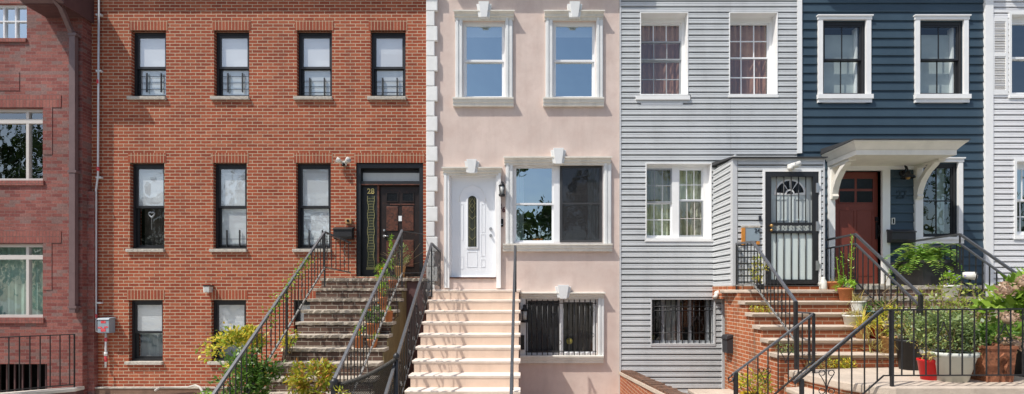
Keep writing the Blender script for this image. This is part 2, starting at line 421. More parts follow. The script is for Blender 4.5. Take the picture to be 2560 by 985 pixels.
# ------------------------------------------------------------------ windows
def rect(px0, px1, py0, py1, Y=0.0): return (X(px0, Y), X(px1, Y), Z(py1, Y), Z(py0, Y))
def curtain(x0, x1, z0, z1, y, folds, amp=.025):
    mb = MB(); n = folds * 6
    P = [(x0 + (x1 - x0) * k / n, y + amp * math.sin(2 * PI * folds * k / n) + .3 * amp * math.sin(5 * k)) for k in range(n + 1)]
    for (a, b), (c, d) in zip(P, P[1:]): mb.quad((a, b, z0), (c, d, z0), (c, d, z1), (a, b, z1), True)
    return mb
def sash(w, x0, x1, z0, z1, y, sw, m, gl, cols=1, rows=1, wb=None, mun=.018, gridm=None, name='sash'):
    sa = part(MB().ring(x0, x1, z0, z1, sw, y, y + .035, wb=wb), name, m, w)
    a, b, c, d = x0 + sw, x1 - sw, z0 + (wb or sw), z1 - sw
    if cols > 1 or rows > 1:
        g = MB()
        for k in range(1, rows): zz = c + (d - c) * k / rows; g.box(a, b, y + .008, y + .026, zz - mun / 2, zz + mun / 2)
        for k in range(1, cols): xx = a + (b - a) * k / cols; g.box(xx - mun / 2, xx + mun / 2, y + .009, y + .025, c, d)
        part(g, 'muntins', gridm or m, w)
    part(MB().quad((a, y + .017, c), (b, y + .017, c), (b, y + .017, d), (a, y + .017, d)), 'pane', gl, w)
def dh(house, r, y, fw, sw, fm, sm, gl_top, gl_bot, top=(1, 1), bot=(1, 1), meet=.5, label=None, depth=.1, wb=None, wt=None, smb=None, gridm=None):
    x0, x1, z0, z1 = r
    w = part(MB().ring(x0, x1, z0, z1, fw, y, y + depth, wb=wb, wt=wt), 'window', fm, house, label)
    a, b, c, d = x0 + fw, x1 - fw, z0 + (wb or fw), z1 - (wt or fw)
    zm = c + (d - c) * meet
    sash(w, a, b, zm - sw * .4, d, y + .012, sw, sm, gl_top, *top, gridm=gridm)
    sash(w, a, b, c, zm + sw * .4, y + .049, sw, smb or sm, gl_bot, *bot, gridm=gridm)
    return w, (a, b, c, d, zm)
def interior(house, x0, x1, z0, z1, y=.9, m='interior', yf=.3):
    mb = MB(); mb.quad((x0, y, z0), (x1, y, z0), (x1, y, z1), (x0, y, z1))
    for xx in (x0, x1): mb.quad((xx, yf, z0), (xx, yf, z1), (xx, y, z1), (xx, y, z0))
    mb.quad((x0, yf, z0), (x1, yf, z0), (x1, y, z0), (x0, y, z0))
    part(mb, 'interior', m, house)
def roof(house, x0, x1, z, yf=.02): part(MB().box(x0, x1, yf, 6.0, z, z + .18), 'roof', 'charcoal_screen', house)
def cornice(house, x0, x1, z, p, m):
    part(MB().prism([(0.0, z - .25), (-.08, z - .2), (-.12, z), (-p + .06, z + .02), (-p, z + .1), (-p - .0, z + .28), (0.0, z + .3)], x0, x1, 'x'), 'cornice', m, house)

# ================================================================== HOUSE A  dark red brick
A = thing('row_house', 'dark red mottled brick house with brown eave and pale grey window frames', 'row house', (-10.5, -.2, 0), 'row houses')
YA = -.21
opA = [rect(-70, 67, 8, 95, YA), rect(-60, 107, 270, 451, YA), rect(-60, 107, 610, 794, YA), rect(-60, 118, 910, 1060, YA)]
xa1 = X(206, YA)
part(MB().wall(-13.2, xa1, 0, 8.6, YA, opA, .34), 'wall', 'brick_dark', A)
roof(A, -13.2, xa1, 8.75, YA)
part(MB().box(xa1 - .002, X(235, -.1), -.1, -.004, .3, Z(478, -.1)), 'buttress', 'brick_dark', A)
part(MB().box(-13.2, xa1, YA, 5.8, 8.6, 8.75), 'parapet', 'brick_dark', A)
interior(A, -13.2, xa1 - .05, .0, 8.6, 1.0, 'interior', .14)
# raised brick trim: soldier lintels, rowlock sills and panel bands
tr = MB(); sd = MB()
for r_ in ((-60, 152, 238, 268), (-60, 152, 578, 607)):
    q = rect(*r_, YA - .010); part(MB().box(q[0], q[1], YA - .010, YA + .05, q[2], q[3]), 'lintel', 'brick_dark_soldier', A)
for r_ in ((-60, 64, 95, 104), (-60, 108, 451, 463), (-60, 108, 795, 808)):
    q = rect(*r_, YA - .03); part(MB().box(q[0], q[1], YA - .03, YA + .06, q[2], q[3]), 'sill', 'brick_dark_soldier', A)
for r_ in ((108, 130, 268, 386), (108, 129, 607, 725), (-60, 48, 180, 226)):
    q = rect(*r_, YA - .009); part(MB().box(q[0], q[1], YA - .009, YA + .03, q[2], q[3]), 'brick_panel', 'brick_dark', A)
# windows
def grid_window(house, r, y, xm, zm, fw, m, gl, label=None):
    x0, x1, z0, z1 = r
    mb = MB().ring(x0, x1, z0, z1, fw, y, y + .08)
    for xx in xm: mb.box(xx - fw * .5, xx + fw * .5, y + .005, y + .075, z0 + fw, z1 - fw)
    for zz, hh in zm: mb.box(x0 + fw, x1 - fw, y + .003, y + .07, zz - hh / 2, zz + hh / 2)
    w = part(mb, 'window', m, house, label)
    xs = [x0 + fw] + [v for xx in xm for v in (xx - fw * .5, xx + fw * .5)] + [x1 - fw]
    zs = [z0 + fw] + [v for zz, hh in zm for v in (zz - hh / 2, zz + hh / 2)] + [z1 - fw]
    for i in range(0, len(xs), 2):
        for j in range(0, len(zs), 2):
            part(MB().quad((xs[i], y + .04, zs[j]), (xs[i + 1], y + .04, zs[j]), (xs[i + 1], y + .04, zs[j + 1]), (xs[i], y + .04, zs[j + 1])), 'pane', gl, w)
    return w
yw = YA + .07
r0 = opA[0]
grid_window(A, r0, yw, [X(-23, yw), X(9, yw), X(38.5, yw)], [(Z(53, yw), .022)], .03, 'white_vinyl', 'glass_mirror', 'white framed window with small square panes under the eave')
for k, r_ in enumerate((opA[1], opA[2])):
    tz = Z((303, 643)[k], yw)
    w = grid_window(A, r_, yw, [X(68, yw)], [(tz, .09)], .055, 'taupe_frame', ('glass_dark', 'glass_dark')[k], ('dark window reflecting trees', 'window with pale green curtains')[k])
    if k == 1: part(curtain(r_[0], r_[1] - .02, r_[2], r_[3], yw + .2, 9), 'curtain', 'curtain_sage', w)
q = opA[3]
v = MB()
for k in range(12): v.box(q[0] + .16 * k, q[0] + .16 * k + .03, YA + .12, YA + .14, q[2], q[3])
part(v, 'vent_grille', 'eave_brown', A)
# eave with boarded soffit and gutter
ze = Z(9, -.67)
e = MB().box(X(55, -.67), X(155, -.67), -.67, YA + .005, ze, ze + .5).box(X(155, -.67), X(155, -.67) + .03, -.67, .0, ze - .01, ze + .62)
ev = part(e, 'eave', 'eave_brown', A)
g = MB()
for k in range(9): yy = -.64 + k * .05; g.box(X(58, -.67), X(153, -.67), yy, yy + .04, ze - .008, ze + .002)
part(g, 'soffit', 'eave_brown', ev)
part(MB().prism([(-.67, ze + .01), (-.77, ze + .05), (-.79, ze + .12), (-.67, ze + .12)], X(57, -.67), X(160, -.67), 'x'), 'gutter', 'pipe_brown', ev)
dp = thing('downpipe', 'brown square downpipe running down the dark red brick wall from its eave', 'downpipe', (X(180, -.3), -.3, 1.9))
part(MB().box(X(172, -.32), X(187, -.32), -.32, -.24, Z(782, -.3), Z(82, -.3)), 'pipe', 'pipe_brown', dp)
part(MB().tube([(X(136, -.7), -.7, ze + .06), (X(150, -.62), -.6, Z(18, -.6)), (X(172, -.35), -.33, Z(72, -.3)), (X(179.5, -.3), -.28, Z(84, -.3))], .055, 4), 'elbow', 'pipe_brown', dp)
for py in (85, 428, 768):
    part(MB().box(X(169, -.33), X(190, -.33), -.33, -.212, Z(py + 3, -.33), Z(py - 3, -.33)), 'bracket', 'pipe_brown', dp)

# ================================================================== HOUSE B  orange red brick, number 28
B = thing('row_house', 'orange red brick house with black framed windows and a dark wooden front door', 'row house', (-5.4, 0, 0), 'row houses')
xb0, xb1 = -8.862, X(1066)
topB = [rect(a, b, 76, 243) for a, b in ((328, 415), (535, 623), (742, 830), (926, 1014))]
midB = [rect(a, b, 407, 623) for a, b in ((325, 411), (533, 617), (740, 827))]
botB = [rect(a, b, 750, 904) for a, b in ((322, 407), (528, 615), (734, 822))]
doorB = rect(890, 1058, 407, 691)
opsB = topB + midB + botB + [doorB]
part(MB().wall(xb0, xb1, .38, 9.3, 0, opsB, .3), 'wall', 'brick_orange', B)
roof(B, xb0, xb1, 9.3)
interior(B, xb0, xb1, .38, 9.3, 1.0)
cornice(B, X(186), xb1 - .01, 9.0, .30, 'eave_brown')
part(MB().box(xb0 + .004, -4.1, -.07, -.001, .38, .522), 'plinth', 'plinth_brown', B)
part(MB().box(xb0 + .004, -4.1, -.085, -.001, .523, .548), 'plinth_cap', 'stone_sill', B)
for o in opsB:
    wd = .035
    part(MB().box(o[0] - wd, o[1] + wd, -.006, .045, o[3] + .0, o[3] + .205), 'lintel', 'brick_orange_soldier', B)
def guard(w, x0, x1, z, h, y, bars=(.33, .8), rows=3):
    mb = MB()
    for t in bars: mb.box(x0 + (x1 - x0) * t - .011, x0 + (x1 - x0) * t + .011, y - .012, y + .012, z, z + h)
    for k in range(rows): mb.box(x0, x1, y - .004, y + .004, z + h * (.15 + .33 * k) - .005, z + h * (.15 + .33 * k) + .005)
    part(mb, 'window_guard', 'black_iron', w)
def bw(o, kind, k):
    lab = {'top': 'upper floor window with white shade and low guard bars', 'mid': 'parlour window with half drawn blind', 'bot': 'basement window with pale blind'}[kind]
    gt, gb = {'top': ('glass_soft', 'glass_marble'), 'mid': ('glass_marble', 'glass_marble'), 'bot': ('glass_marble', 'glass_dark')}[kind]
    if kind == 'mid' and k == 0: gb = 'glass_dim'
    w, (a, b, c, d, zm) = dh(B, o, .085, .045, .045, 'black_frame', 'black_frame', gt, gb, meet=.47 if kind != 'mid' else .5, label=lab, depth=.12, wb=.05, wt=.06)
    sl = MB().box(o[0] - .055, o[1] + .015, -.055, .084, o[2] - .062, o[2] + .004)
    part(sl, 'sill', 'stone_sill', w, bevel=.008)
    y = .085
    if kind == 'top':
        sh = (zm, zm, zm, zm + .36)[k]
        part(MB().quad((a, y + .1, sh - .03), (b, y + .1, sh - .03), (b, y + .1, d), (a, y + .1, d)), 'roller_shade', 'shade_white', w)
        part(curtain(a, b, c, sh - .02, y + .16, 4, .03), 'curtain', 'shade_teal' if k < 3 else 'shade_gray', w)
        guard(w, a, b, c + .04 if k > 1 else c + .1, .36 if k > 1 else .40, y + .03, (.27, .75) if k else (.3, .78))
    elif kind == 'mid':
        zb = zm + .12 if k == 0 else c + .02
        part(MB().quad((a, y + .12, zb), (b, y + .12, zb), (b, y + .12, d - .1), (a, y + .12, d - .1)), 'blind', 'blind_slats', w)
        if k == 0:
            pts = []
            for i in range(24):
                t = 2 * PI * i / 24; pts.append((16 * math.sin(t) ** 3 / 16, (13 * math.cos(t) - 5 * math.cos(2 * t) - 2 * math.cos(3 * t) - math.cos(4 * t)) / 16))
            part(curtain(a, b, c, zm, y + .25, 3, .02), 'curtain', 'curtain_dark', w)
            hx, hz = X(374, .1), Z(535, .1)
            mbh = MB().tube([(hx + px_ * .06, y + .075, hz + pz_ * .065) for px_, pz_ in pts + pts[:1]], .016, 5).tube([(hx, y + .075, hz - .06), (hx, y + .075, hz - .32)], .004, 4)
            part(mbh, 'heart_ornament', 'heart_white', w)
        else: guard(w, a, b, c, .36, y + .03, (.28, .72), 2)
    else:
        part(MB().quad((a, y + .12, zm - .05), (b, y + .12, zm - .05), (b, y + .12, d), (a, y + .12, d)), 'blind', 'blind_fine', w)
        part(curtain(a, b, c, zm, y + .2, 3, .02), 'curtain', 'shade_gray', w)
for kind, lst in (('top', topB), ('mid', midB), ('bot', botB)):
    for k, o in enumerate(lst): bw(o, kind, k)
# entrance: frame, transom, sidelight, door
yd = .12
x0, x1, z0, z1 = doorB
ent = MB().ring(x0, x1, z0, z1, .085, .03, .2, wb=.01, wt=.1)
zt0, zt1 = Z(463, yd), Z(457, yd)
ent.box(x0 + .085, x1 - .085, .05, .2, zt0, zt1 + .02)
ent.box(X(903, yd), X(948, yd), yd, yd + .05, z0 + .01, zt0)
ent.box(x0 + .085, x1 - .085, yd + .03, yd + .06, zt1 + .02, z1 - .1)
ef = part(ent, 'door_frame', 'black_frame', B)
part(MB().box(X(907, yd), X(1050, yd), yd + .012, yd + .029, Z(455, yd), Z(432, yd)), 'transom', 'frosted', ef)
part(MB().box(X(944, yd), X(949, yd), yd - .03, yd + .0, z0 + .01, zt0), 'mullion', 'worn_wood', ef)
part(MB().box(x0 + .085, x1 - .085, yd - .06, .049, zt0 - .012, zt0 + .01), 'transom_bar', 'worn_wood', ef)
slg = MB().box(X(918, yd), X(938, yd), yd - .008, yd, Z(672, yd), Z(490, yd))
sg = part(slg, 'sidelight', 'lattice_glass', ef)
rg = MB()
for k in range(26):
    zz = Z(672, yd) + k * .0585; hw = .062 + .012 * math.sin(k * 1.1); xc = X(928, yd)
    rg.box(xc - hw, xc + hw, yd - .018, yd - .008, zz, zz + .007)
    for sgn in (-1, 1): rg.box(xc + sgn * hw - .006, xc + sgn * hw + .006, yd - .02, yd - .009, zz, zz + .058)
rg.box(X(916, yd), X(940, yd), yd - .012, yd - .002, Z(674, yd), Z(668, yd))
part(rg, 'leaded_pattern', 'brass_came', ef)
dx0, dx1, dz0, dz1 = X(951, yd), X(1049, yd), z0 + .01, zt0 - .01
door = part(MB().box(dx0, dx1, yd, yd + .05, dz0, dz1), 'door', 'dark_wood', B)
dw, dhh = dx1 - dx0, dz1 - dz0
for i in range(2):
    a = dx0 + dw * (.17 if i == 0 else .57); b = a + dw * .27
    part(MB().box(a, b, yd - .006, yd + .002, dz0 + dhh * .83, dz0 + dhh * .915), 'door_window', 'lens_dark', door)
    part(MB().ring(a - .02, b + .02, dz0 + dhh * .83 - .02, dz0 + dhh * .915 + .02, .02, yd - .015, yd - .001), 'trim', 'dark_wood', door)
    for c, d in ((.50, .77), (.10, .40)):
        part(MB().box(a - .01, b + .01, yd - .014, yd - .001, dz0 + dhh * c, dz0 + dhh * d), 'panel', 'worn_wood', door, bevel=.01)
part(MB().box(dx0 + dw * .25, dx1 - dw * .13, yd - .013, yd - .001, dz0 + dhh * .785, dz0 + dhh * .80), 'rail', 'worn_wood', door)
part(MB().disc_y((dx0 + .085, Z(576, yd)), .022, yd - .03, yd - .001).tube([(dx0 + .085, yd, Z(590, yd)), (dx0 + .085, yd - .05, Z(590, yd)), (dx0 + .18, yd - .05, Z(591, yd))], .012, 6).disc_y((dx0 + .085, Z(590, yd)), .027, yd - .02, yd - .001), 'handle', 'silver_metal', door)
part(MB().box(X(997, yd), X(1005, yd), yd - .02, yd - .002, Z(553, yd), Z(540, yd)), 'knocker_plate', 'white_vinyl', door)
nb = text_mb('28', .155, X(927.5, yd), Z(477.5, yd) - .004, yd - .012, .012, 1.0, .002)
solo(nb, 'house_number', 'gold_paint', 'gold painted number 28 over the sidelight of the dark wooden door', 'house number', (X(927, yd), yd - .01, Z(484, yd)))

# service pipes and meter box on B
cx0 = X(246, -.05)
cd = MB().tube([(X(247.5, -.05), -.05, 9.0), (X(245, -.05), -.05, Z(440, -.05)), (X(240, -.05), -.05, Z(475, -.05)), (X(239.5, -.05), -.05, Z(828, -.05)), (X(246, -.05), -.05, Z(829, -.05))], .018, 8)
sv = thing('conduit', 'thin white conduit running up the left end of the orange brick wall', 'conduit', (X(240, -.05), -.05, Z(830)))
part(cd, 'pipe', 'white_pipe', sv)
bb = MB()
for py in (40, 180, 445, 757): bb.box(X(240, -.05), X(253, -.05), -.06, -.001, Z(py + 2), Z(py - 2))
part(bb, 'clip', 'white_pipe', sv)
rb = MB()
for py in (207, 424, 790): rb.lathe([(.027, -.04), (.027, .04)], (X(245 if py < 440 else 239.7, -.05), -.05, Z(py)), 8)
part(rb, 'tape', 'red_label', sv)
mx = thing('meter_box', 'grey electric meter box with red stickers on the orange brick wall', 'meter box', (X(262, -.15), -.1, Z(833)))
mb_ = part(MB().box(X(245, -.16), X(272, -.16), -.16, -.001, Z(833, -.16), Z(797, -.16)), 'case', 'meter_gray', mx, bevel=.008)
part(MB().box(X(244, -.17), X(272.5, -.17), -.172, -.161, Z(831, -.17), Z(801, -.17)), 'door', 'meter_gray', mx)
part(MB().prism([(-.185, Z(799, -.17)), (-.16, Z(795.5, -.17)), (-.01, Z(794, -.17)), (-.01, Z(797, -.17)), (-.16, Z(799, -.17))], X(243.5, -.17), X(273, -.17), 'x'), 'hood', 'meter_gray', mx)
for (a, b, c, d) in ((252, 264, 802, 808), (245, 255, 817, 821), (260, 270, 816, 820), (252, 264, 821, 829)):
    part(MB().box(X(a, -.175), X(b, -.175), -.176, -.173, Z(d, -.175), Z(c, -.175)), 'sticker', 'red_label', mx)
hp = thing('hose_pipe', 'short white pipe with red tape hanging below the grey meter box', 'pipe', (X(264, -.05), -.05, Z(918)))
part(MB().tube([(X(265, -.05), -.05, Z(833)), (X(264.5, -.05), -.05, Z(872)), (X(265.5, -.05), -.05, Z(884)), (X(263.5, -.05), -.05, Z(918))], .02, 8), 'pipe', 'white_pipe', hp)
part(MB().tube([(X(264.5, -.05), -.06, Z(884)), (X(272, -.05), -.09, Z(882))], .018, 6).lathe([(.03, -.04), (.03, .04)], (X(264.5, -.05), -.05, Z(884)), 8), 'tap', 'white_pipe', hp)
part(MB().lathe([(.024, -.07), (.024, .07)], (X(264.6, -.05), -.05, Z(895)), 8).lathe([(.024, -.04), (.024, .04)], (X(264.8, -.05), -.05, Z(848)), 8), 'tape', 'red_label', hp)
solo(MB().tube([(X(388, -.3), -.3, Z(976, -.3)), (X(400, -.15), -.15, Z(969, -.15)), (X(470, -.13), -.13, Z(968, -.13)), (X(488, -.2), -.2, Z(963, -.2)), (X(500, -.3), -.3, Z(968, -.3)), (X(510, -.5), -.5, Z(985, -.5))], .022, 8), 'drain_hose', 'concrete', 'pale hose lying along the foot of the orange brick wall', 'hose', (X(450, -.2), -.2, .5))

def floodlight(px, py, Y, label, s=1.0):
    t = thing('floodlight', label, 'security light', (X(px, Y), Y, Z(py, Y)))
    c = Vector((X(px, Y), Y, Z(py, Y)))
    part(MB().disc_y((c.x, c.z - .02), .055 * s, Y - .02, Y), 'base', 'lamp_white', t)
    part(MB().lathe([(.005, -.05 * s), (.035 * s, -.035 * s), (.04 * s, .0), (.02 * s, .02 * s)], (c.x, Y - .05, c.z - .04), 10), 'sensor', 'lens_dark', t)
    for sg_ in (-1, 1):
        a = c + Vector((sg_ * .02 * s, -.03, 0)); d = Vector((sg_ * .75, -.5, .28)).normalized()
        pts = [a, a + d * .05 * s, a + d * .12 * s]
        hd = MB().tube([a, a + d * .04 * s], .02 * s, 10).tube([a + d * .04 * s, a + d * .13 * s], .032 * s, 12, .062 * s)
        hh_ = part(hd, 'lamp_head', 'lamp_white', t)
        part(MB().tube([a + d * .131 * s, a + d * .134 * s], .052 * s, 12), 'lens', 'frosted', hh_)
floodlight(861, 407, -.02, 'white twin head floodlight on orange brick beside the dark door')
wl = thing('wall_light', 'small grey box light on orange brick above a basement window', 'wall light', (X(517, -.1), -.06, Z(724)))
part(MB().prism([(X(509, -.1), Z(716)), (X(525, -.1), Z(716)), (X(524, -.1), Z(731)), (X(510, -.1), Z(731))], -.12, -.001, 'y'), 'case', 'lamp_white', wl)
part(MB().box(X(508, -.12), X(526, -.12), -.13, -.001, Z(716, -.1), Z(713, -.1)), 'cap', 'lamp_black', wl)
part(MB().box(X(511, -.12), X(523, -.12), -.128, -.121, Z(729, -.1), Z(718, -.1)), 'lens', 'frosted', wl)
jb = thing('junction_box', 'small brown junction box on brick above the black mailbox', 'junction box', (X(870, -.05), -.03, Z(558)))
part(MB().box(X(863, -.06), X(878, -.06), -.06, -.001, Z(559, -.06), Z(546, -.06)), 'case', 'pot_tan', jb, bevel=.006)
part(MB().disc_y((X(870, -.06), Z(552, -.06)), .028, -.072, -.061), 'cover', 'lens_dark', jb)
def mailbox(x0, x1, z0, z1, y0, y1, label, m='pot_black'):
    t = thing('mailbox', label, 'mailbox', ((x0 + x1) / 2, y1, z0))
    h = z1 - z0
    part(MB().prism([(y1, z0), (y0 + .03, z0), (y0, z0 + h * .2), (y0, z0 + h * .72), (y1, z0 + h * .86)], x0 + .012, x1 - .012, 'x'), 'body', m, t)
    part(MB().prism([(y1, z0 + h * .87), (y0 - .015, z0 + h * .72), (y0 - .02, z0 + h * .80), (y1 - .05, z1), (y1, z1)], x0, x1, 'x'), 'lid', m, t, bevel=.006)
    return t
mailbox(X(832, -.15), X(881, -.15), Z(598, -.1), Z(567, -.1), -.16, -.002, 'black metal mailbox on orange brick left of the dark wooden door')

# ================================================================== HOUSE C  pink stucco, number 26
C = thing('row_house', 'pale pink stucco house with white moulded window surrounds and a white door', 'row house', (0, 0, 0), 'row houses')
xc0, xc1 = xb1 + .004, X(1548)
c_up = [rect(1157, 1263, 52, 245), rect(1382, 1490, 52, 245)]
c_mid = rect(1283, 1508, 411, 609); c_bas = rect(1313, 1494, 746, 889)
c_door = rect(1124, 1241, 437, 694)
part(MB().wall(xc0, xc1, 0, 9.3, 0, c_up + [c_mid, c_bas, c_door], .22), 'wall', 'stucco_pink', C)
roof(C, xc0, xc1, 9.3)
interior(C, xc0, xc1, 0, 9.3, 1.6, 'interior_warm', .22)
cornice(C, X(1110), xc1 + .32, 9.0, .30, 'cast_trim')
k = 0; zq = Z(0) + 37.35 * 3 / 121 + .04
while zq > Z(735):
    wide = k % 2 == 1
    part(MB().box(xc0 + .003, xc0 + (.235 if wide else .175), -.072, .0, zq - .30, zq), 'quoin', 'quoin_paint', C, bevel=.012)
    zq -= 37.35 / 121; k += 1
def keystone(par, px0, px1, py0, py1):
    a, b, c, d = rect(px0, px1, py0, py1, -.12); m_ = (a + b) / 2; w = (b - a) / 2
    kb = MB().prism([(m_ - w * .72, c + .02), (m_ + w * .72, c + .02), (m_ + w, d), (m_ - w, d)], -.13, -.001, 'y')
    kb.prism([(m_ - w * .42, c), (m_ + w * .42, c), (m_ + w * .7, d + .03), (m_ - w * .7, d + .03)], -.17, -.1305, 'y')
    part(kb, 'keystone', 'keystone_paint', par, bevel=.006)
def hood(par, px0, px1, py0, py1):
    a, b, c, d = rect(px0, px1, py0, py1, -.1); h = d - c
    part(MB().prism([(-.001, c), (-.05, c), (-.055, c + h * .3), (-.085, c + h * .38), (-.09, c + h * .62), (-.125, c + h * .8), (-.13, d), (-.001, d + .01)], a + .02, b - .02, 'x')
         .box(a, b, -.14, -.126, c + h * .82, d - .002), 'hood', 'cast_trim', par)
def msill(par, px0, px1, py0, py1):
    a, b, c, d = rect(px0, px1, py0, py1, -.08); h = d - c
    part(MB().prism([(-.001, c), (-.07, c), (-.075, c + h * .35), (-.09, c + h * .4), (-.10, c + h * .75), (-.115, c + h * .8), (-.115, d), (-.001, d + .008)], a, b, 'x'), 'sill', 'cast_trim', par)
def jambs(par, o, px, outer, py0, py1):
    """px: the outer edges of the moulded jambs"""
    mb = MB(); z0, z1 = Z(py1, -.04), Z(py0, -.04); a, b = X(px[0], -.05), X(px[1], -.05)
    wl_, wr_ = o[0] - a, b - o[1]
    for x_, w_ in ((a, wl_), (o[1], wr_)):
        mb = MB()
        mb.box(x_, x_ + w_, -.035, -.001, z0, z1)
        mb.box(x_ + w_ * .12, x_ + w_ * .40, -.055, -.036, z0, z1); mb.box(x_ + w_ * .58, x_ + w_ * .9, -.05, -.036, z0, z1)
        part(mb, 'casing', 'keystone_paint', par)
for k, o in enumerate(c_up):
    dxx = (0, 226)[k]
    w, (a, b, c, d, zm) = dh(C, o, .05, .03, .04, 'white_vinyl', 'white_vinyl', 'glass_blue', 'glass_blue', label='white sash window reflecting blue sky', wb=.035, wt=.04)
    jambs(w, o, (1138 + dxx, 1282 + dxx), 0, 44, 245); hood(w, 1133 + dxx, 1287 + dxx - (k and 1), 27, 46); msill(w, 1132 + dxx, 1284 + dxx, 244, 264); keystone(w, 1191 + dxx + k, 1229 + dxx + k, 10, 46)
    part(MB().quad((a, .2, d - .2), (b, .2, d - .2), (b, .2, d), (a, .2, d)), 'roller_shade', 'shade_white', w)
# parlour window: two sashes side by side, the right one behind a dark insect screen
o = c_mid; y = .04
w = part(MB().ring(o[0], o[1], o[2], o[3], .03, y, y + .1, wb=.04).box(X(1384, y), X(1399, y), y - .005, y + .1, o[2] + .04, o[3] - .03), 'window', 'white_vinyl', C, 'wide double window, right half behind a dark screen')
zm = Z(509, y)
for i, (a, b) in enumerate(((o[0] + .03, X(1384, y)), (X(1399, y), o[1] - .03))):
    sash(w, a, b, zm - .02, o[3] - .03, y + .012, .035, 'white_vinyl', ('glass_mirror', 'glass_clear')[i]); sash(w, a, b, o[2] + .04, zm + .02, y + .049, .035, 'white_vinyl', ('glass_mirror', 'glass_clear')[i])
a, b = X(1400, y - .02), o[1] - .02
scm = MB().ring(a, b, o[2] + .03, o[3] - .02, .05, y - .022, y - .004).box(a + .05, b - .05, y - .02, y - .005, zm - .014, zm + .014)
part(scm, 'screen_frame', 'charcoal_screen', w)
part(MB().quad((a + .05, y - .012, o[2] + .08), (b - .05, y - .012, o[2] + .08), (b - .05, y - .012, o[3] - .07), (a + .05, y - .012, o[3] - .07)), 'insect_screen', 'glass_screen', w)
part(curtain(o[0] + .04, o[0] + .22, o[2], o[3], .3, 3, .03), 'curtain', 'curtain_pale', w)
part(curtain(o[1] - .28, o[1] - .04, o[2], o[3], .3, 3, .03), 'curtain', 'curtain_pale', w)
fb = MB()
for k in range(3): fb.ball((X(1335 + 9 * k, .3), .24, o[2] + .09), .045, 10)
fruit = solo(fb, 'lantern_row', 'fruit_orange', 'three small orange ornaments on the inner sill of the wide parlour window', 'ornament', (X(1344, .3), .24, o[2]))
jambs(w, o, (1264, 1529), 0, 408, 609); hood(w, 1258, 1530, 392, 411); msill(w, 1257, 1531, 609, 628); keystone(w, 1377, 1415, 375, 411)
# basement window with iron grille
o = c_bas; y = .08
w = part(MB().ring(o[0], o[1], o[2], o[3], .05, y, y + .09).box(X(1399, y), X(1407, y), y, y + .09, o[2] + .05, o[3] - .05), 'window', 'white_vinyl', C, 'basement slider window behind black bars')
for i, (a, b) in enumerate(((o[0] + .05, X(1399, y)), (X(1407, y), o[1] - .05))):
    sash(w, a, b, o[2] + .05, o[3] - .05, y + .02, .03, 'white_vinyl' if i else 'charcoal_screen', ('glass_screen', 'glass_dim')[i])
part(curtain(X(1408, y), o[1] - .05, o[2], o[3], .3, 4, .03), 'curtain', 'curtain_dark', w)
part(MB().ball((X(1424, .2), .24, Z(853, .2)), .07, 10), 'bag', 'yellow_cloth', w)
jambs(w, o, (1300, 1511), 0, 744, 889); hood(w, 1299, 1514, 731, 747); msill(w, 1300, 1509, 889, 908); keystone(w, 1388, 1428, 716, 747)
gr = MB(); yg = -.04
for k in range(14):
    xx = X(1316 + 13.3 * k, yg); gr.tube([(xx, yg, Z(888, yg)), (xx, yg, Z(749, yg))], .0115, 5)
for py in (758, 878): gr.tube([(X(1314, yg), yg - .01, Z(py, yg)), (X(1491, yg), yg - .01, Z(py, yg))], .009, 5)
for px_, py_ in ((1329, 773), (1386, 786), (1357, 804), (1343, 828), (1370, 840), (1329, 858), (1398, 856), (1480, 774), (1480, 838), (1451, 830), (1423, 828)):
    cxx, czz = X(px_, yg), Z(py_, yg)
    gr.tube([(cxx + .042 * math.cos(t * PI / 6), yg - .012, czz + .042 * math.sin(t * PI / 6)) for t in range(13)], .006, 4)
part(gr, 'window_grille', 'black_iron', w)
# white door
o = c_door; y = .09
df = part(MB().ring(o[0], o[1], o[2], o[3], .0301, .02, .2, wb=.012), 'door_frame', 'white_vinyl', C)
cs = MB(); zc0, zc1 = Z(720), Z(434)
cs.box(X(1112), o[0] + .0, -.05, -.001, zc0, zc1); cs.box(o[1], X(1250), -.05, -.001, zc0, zc1); cs.box(o[0], o[1], -.05, -.001, o[3], zc1)
cs.box(X(1110, -.06), X(1116, -.06), -.065, -.051, zc0, zc1); cs.box(X(1246, -.06), X(1252, -.06), -.065, -.051, zc0, zc1)
part(cs, 'casing', 'white_trim', df)
hood(df, 1104, 1256, 418, 437); keystone(df, 1161, 1198, 403, 434)
part(MB().box(o[0] + .005, o[1] - .005, -.03, .1, o[2] - .02, o[2] + .01), 'threshold', 'worn_wood', df)
dx0, dx1, dz0, dz1 = o[0] + .032, o[1] - .032, o[2] + .014, o[3] - .032
door = part(MB().box(dx0, dx1, y, y + .05, dz0, dz1), 'door', 'white_door_paint', C, 'white panelled door with narrow leaded oval glass')
cx_ = X(1181, y); zb, zt = Z(617, y), Z(490, y); hw = .088
def arch(cx, zb, zt, hw, rnd=True): 
    return [(cx - hw, zb), (cx + hw, zb)] + [(cx + hw * math.cos(PI * k / 10), zt - hw + hw * math.sin(PI * k / 10)) for k in range(11)]
part(MB().prism(arch(cx_, zb - .035, zt + .035, hw + .035), y - .022, y - .001, 'y'), 'glass_surround', 'white_door_paint', door, bevel=.008)
part(MB().prism(arch(cx_, zb, zt, hw), y - .027, y - .0225, 'y'), 'door_glass', 'green_glass', door)
ld = MB(); yl = y - .031
for k, zz in enumerate((zt - .16, zt - .26)):
    ld.tube([(cx_ - .06, yl, zz), (cx_, yl, zz + .10), (cx_ + .06, yl, zz), (cx_, yl, zz - .10), (cx_ - .06, yl, zz)], .005, 4)
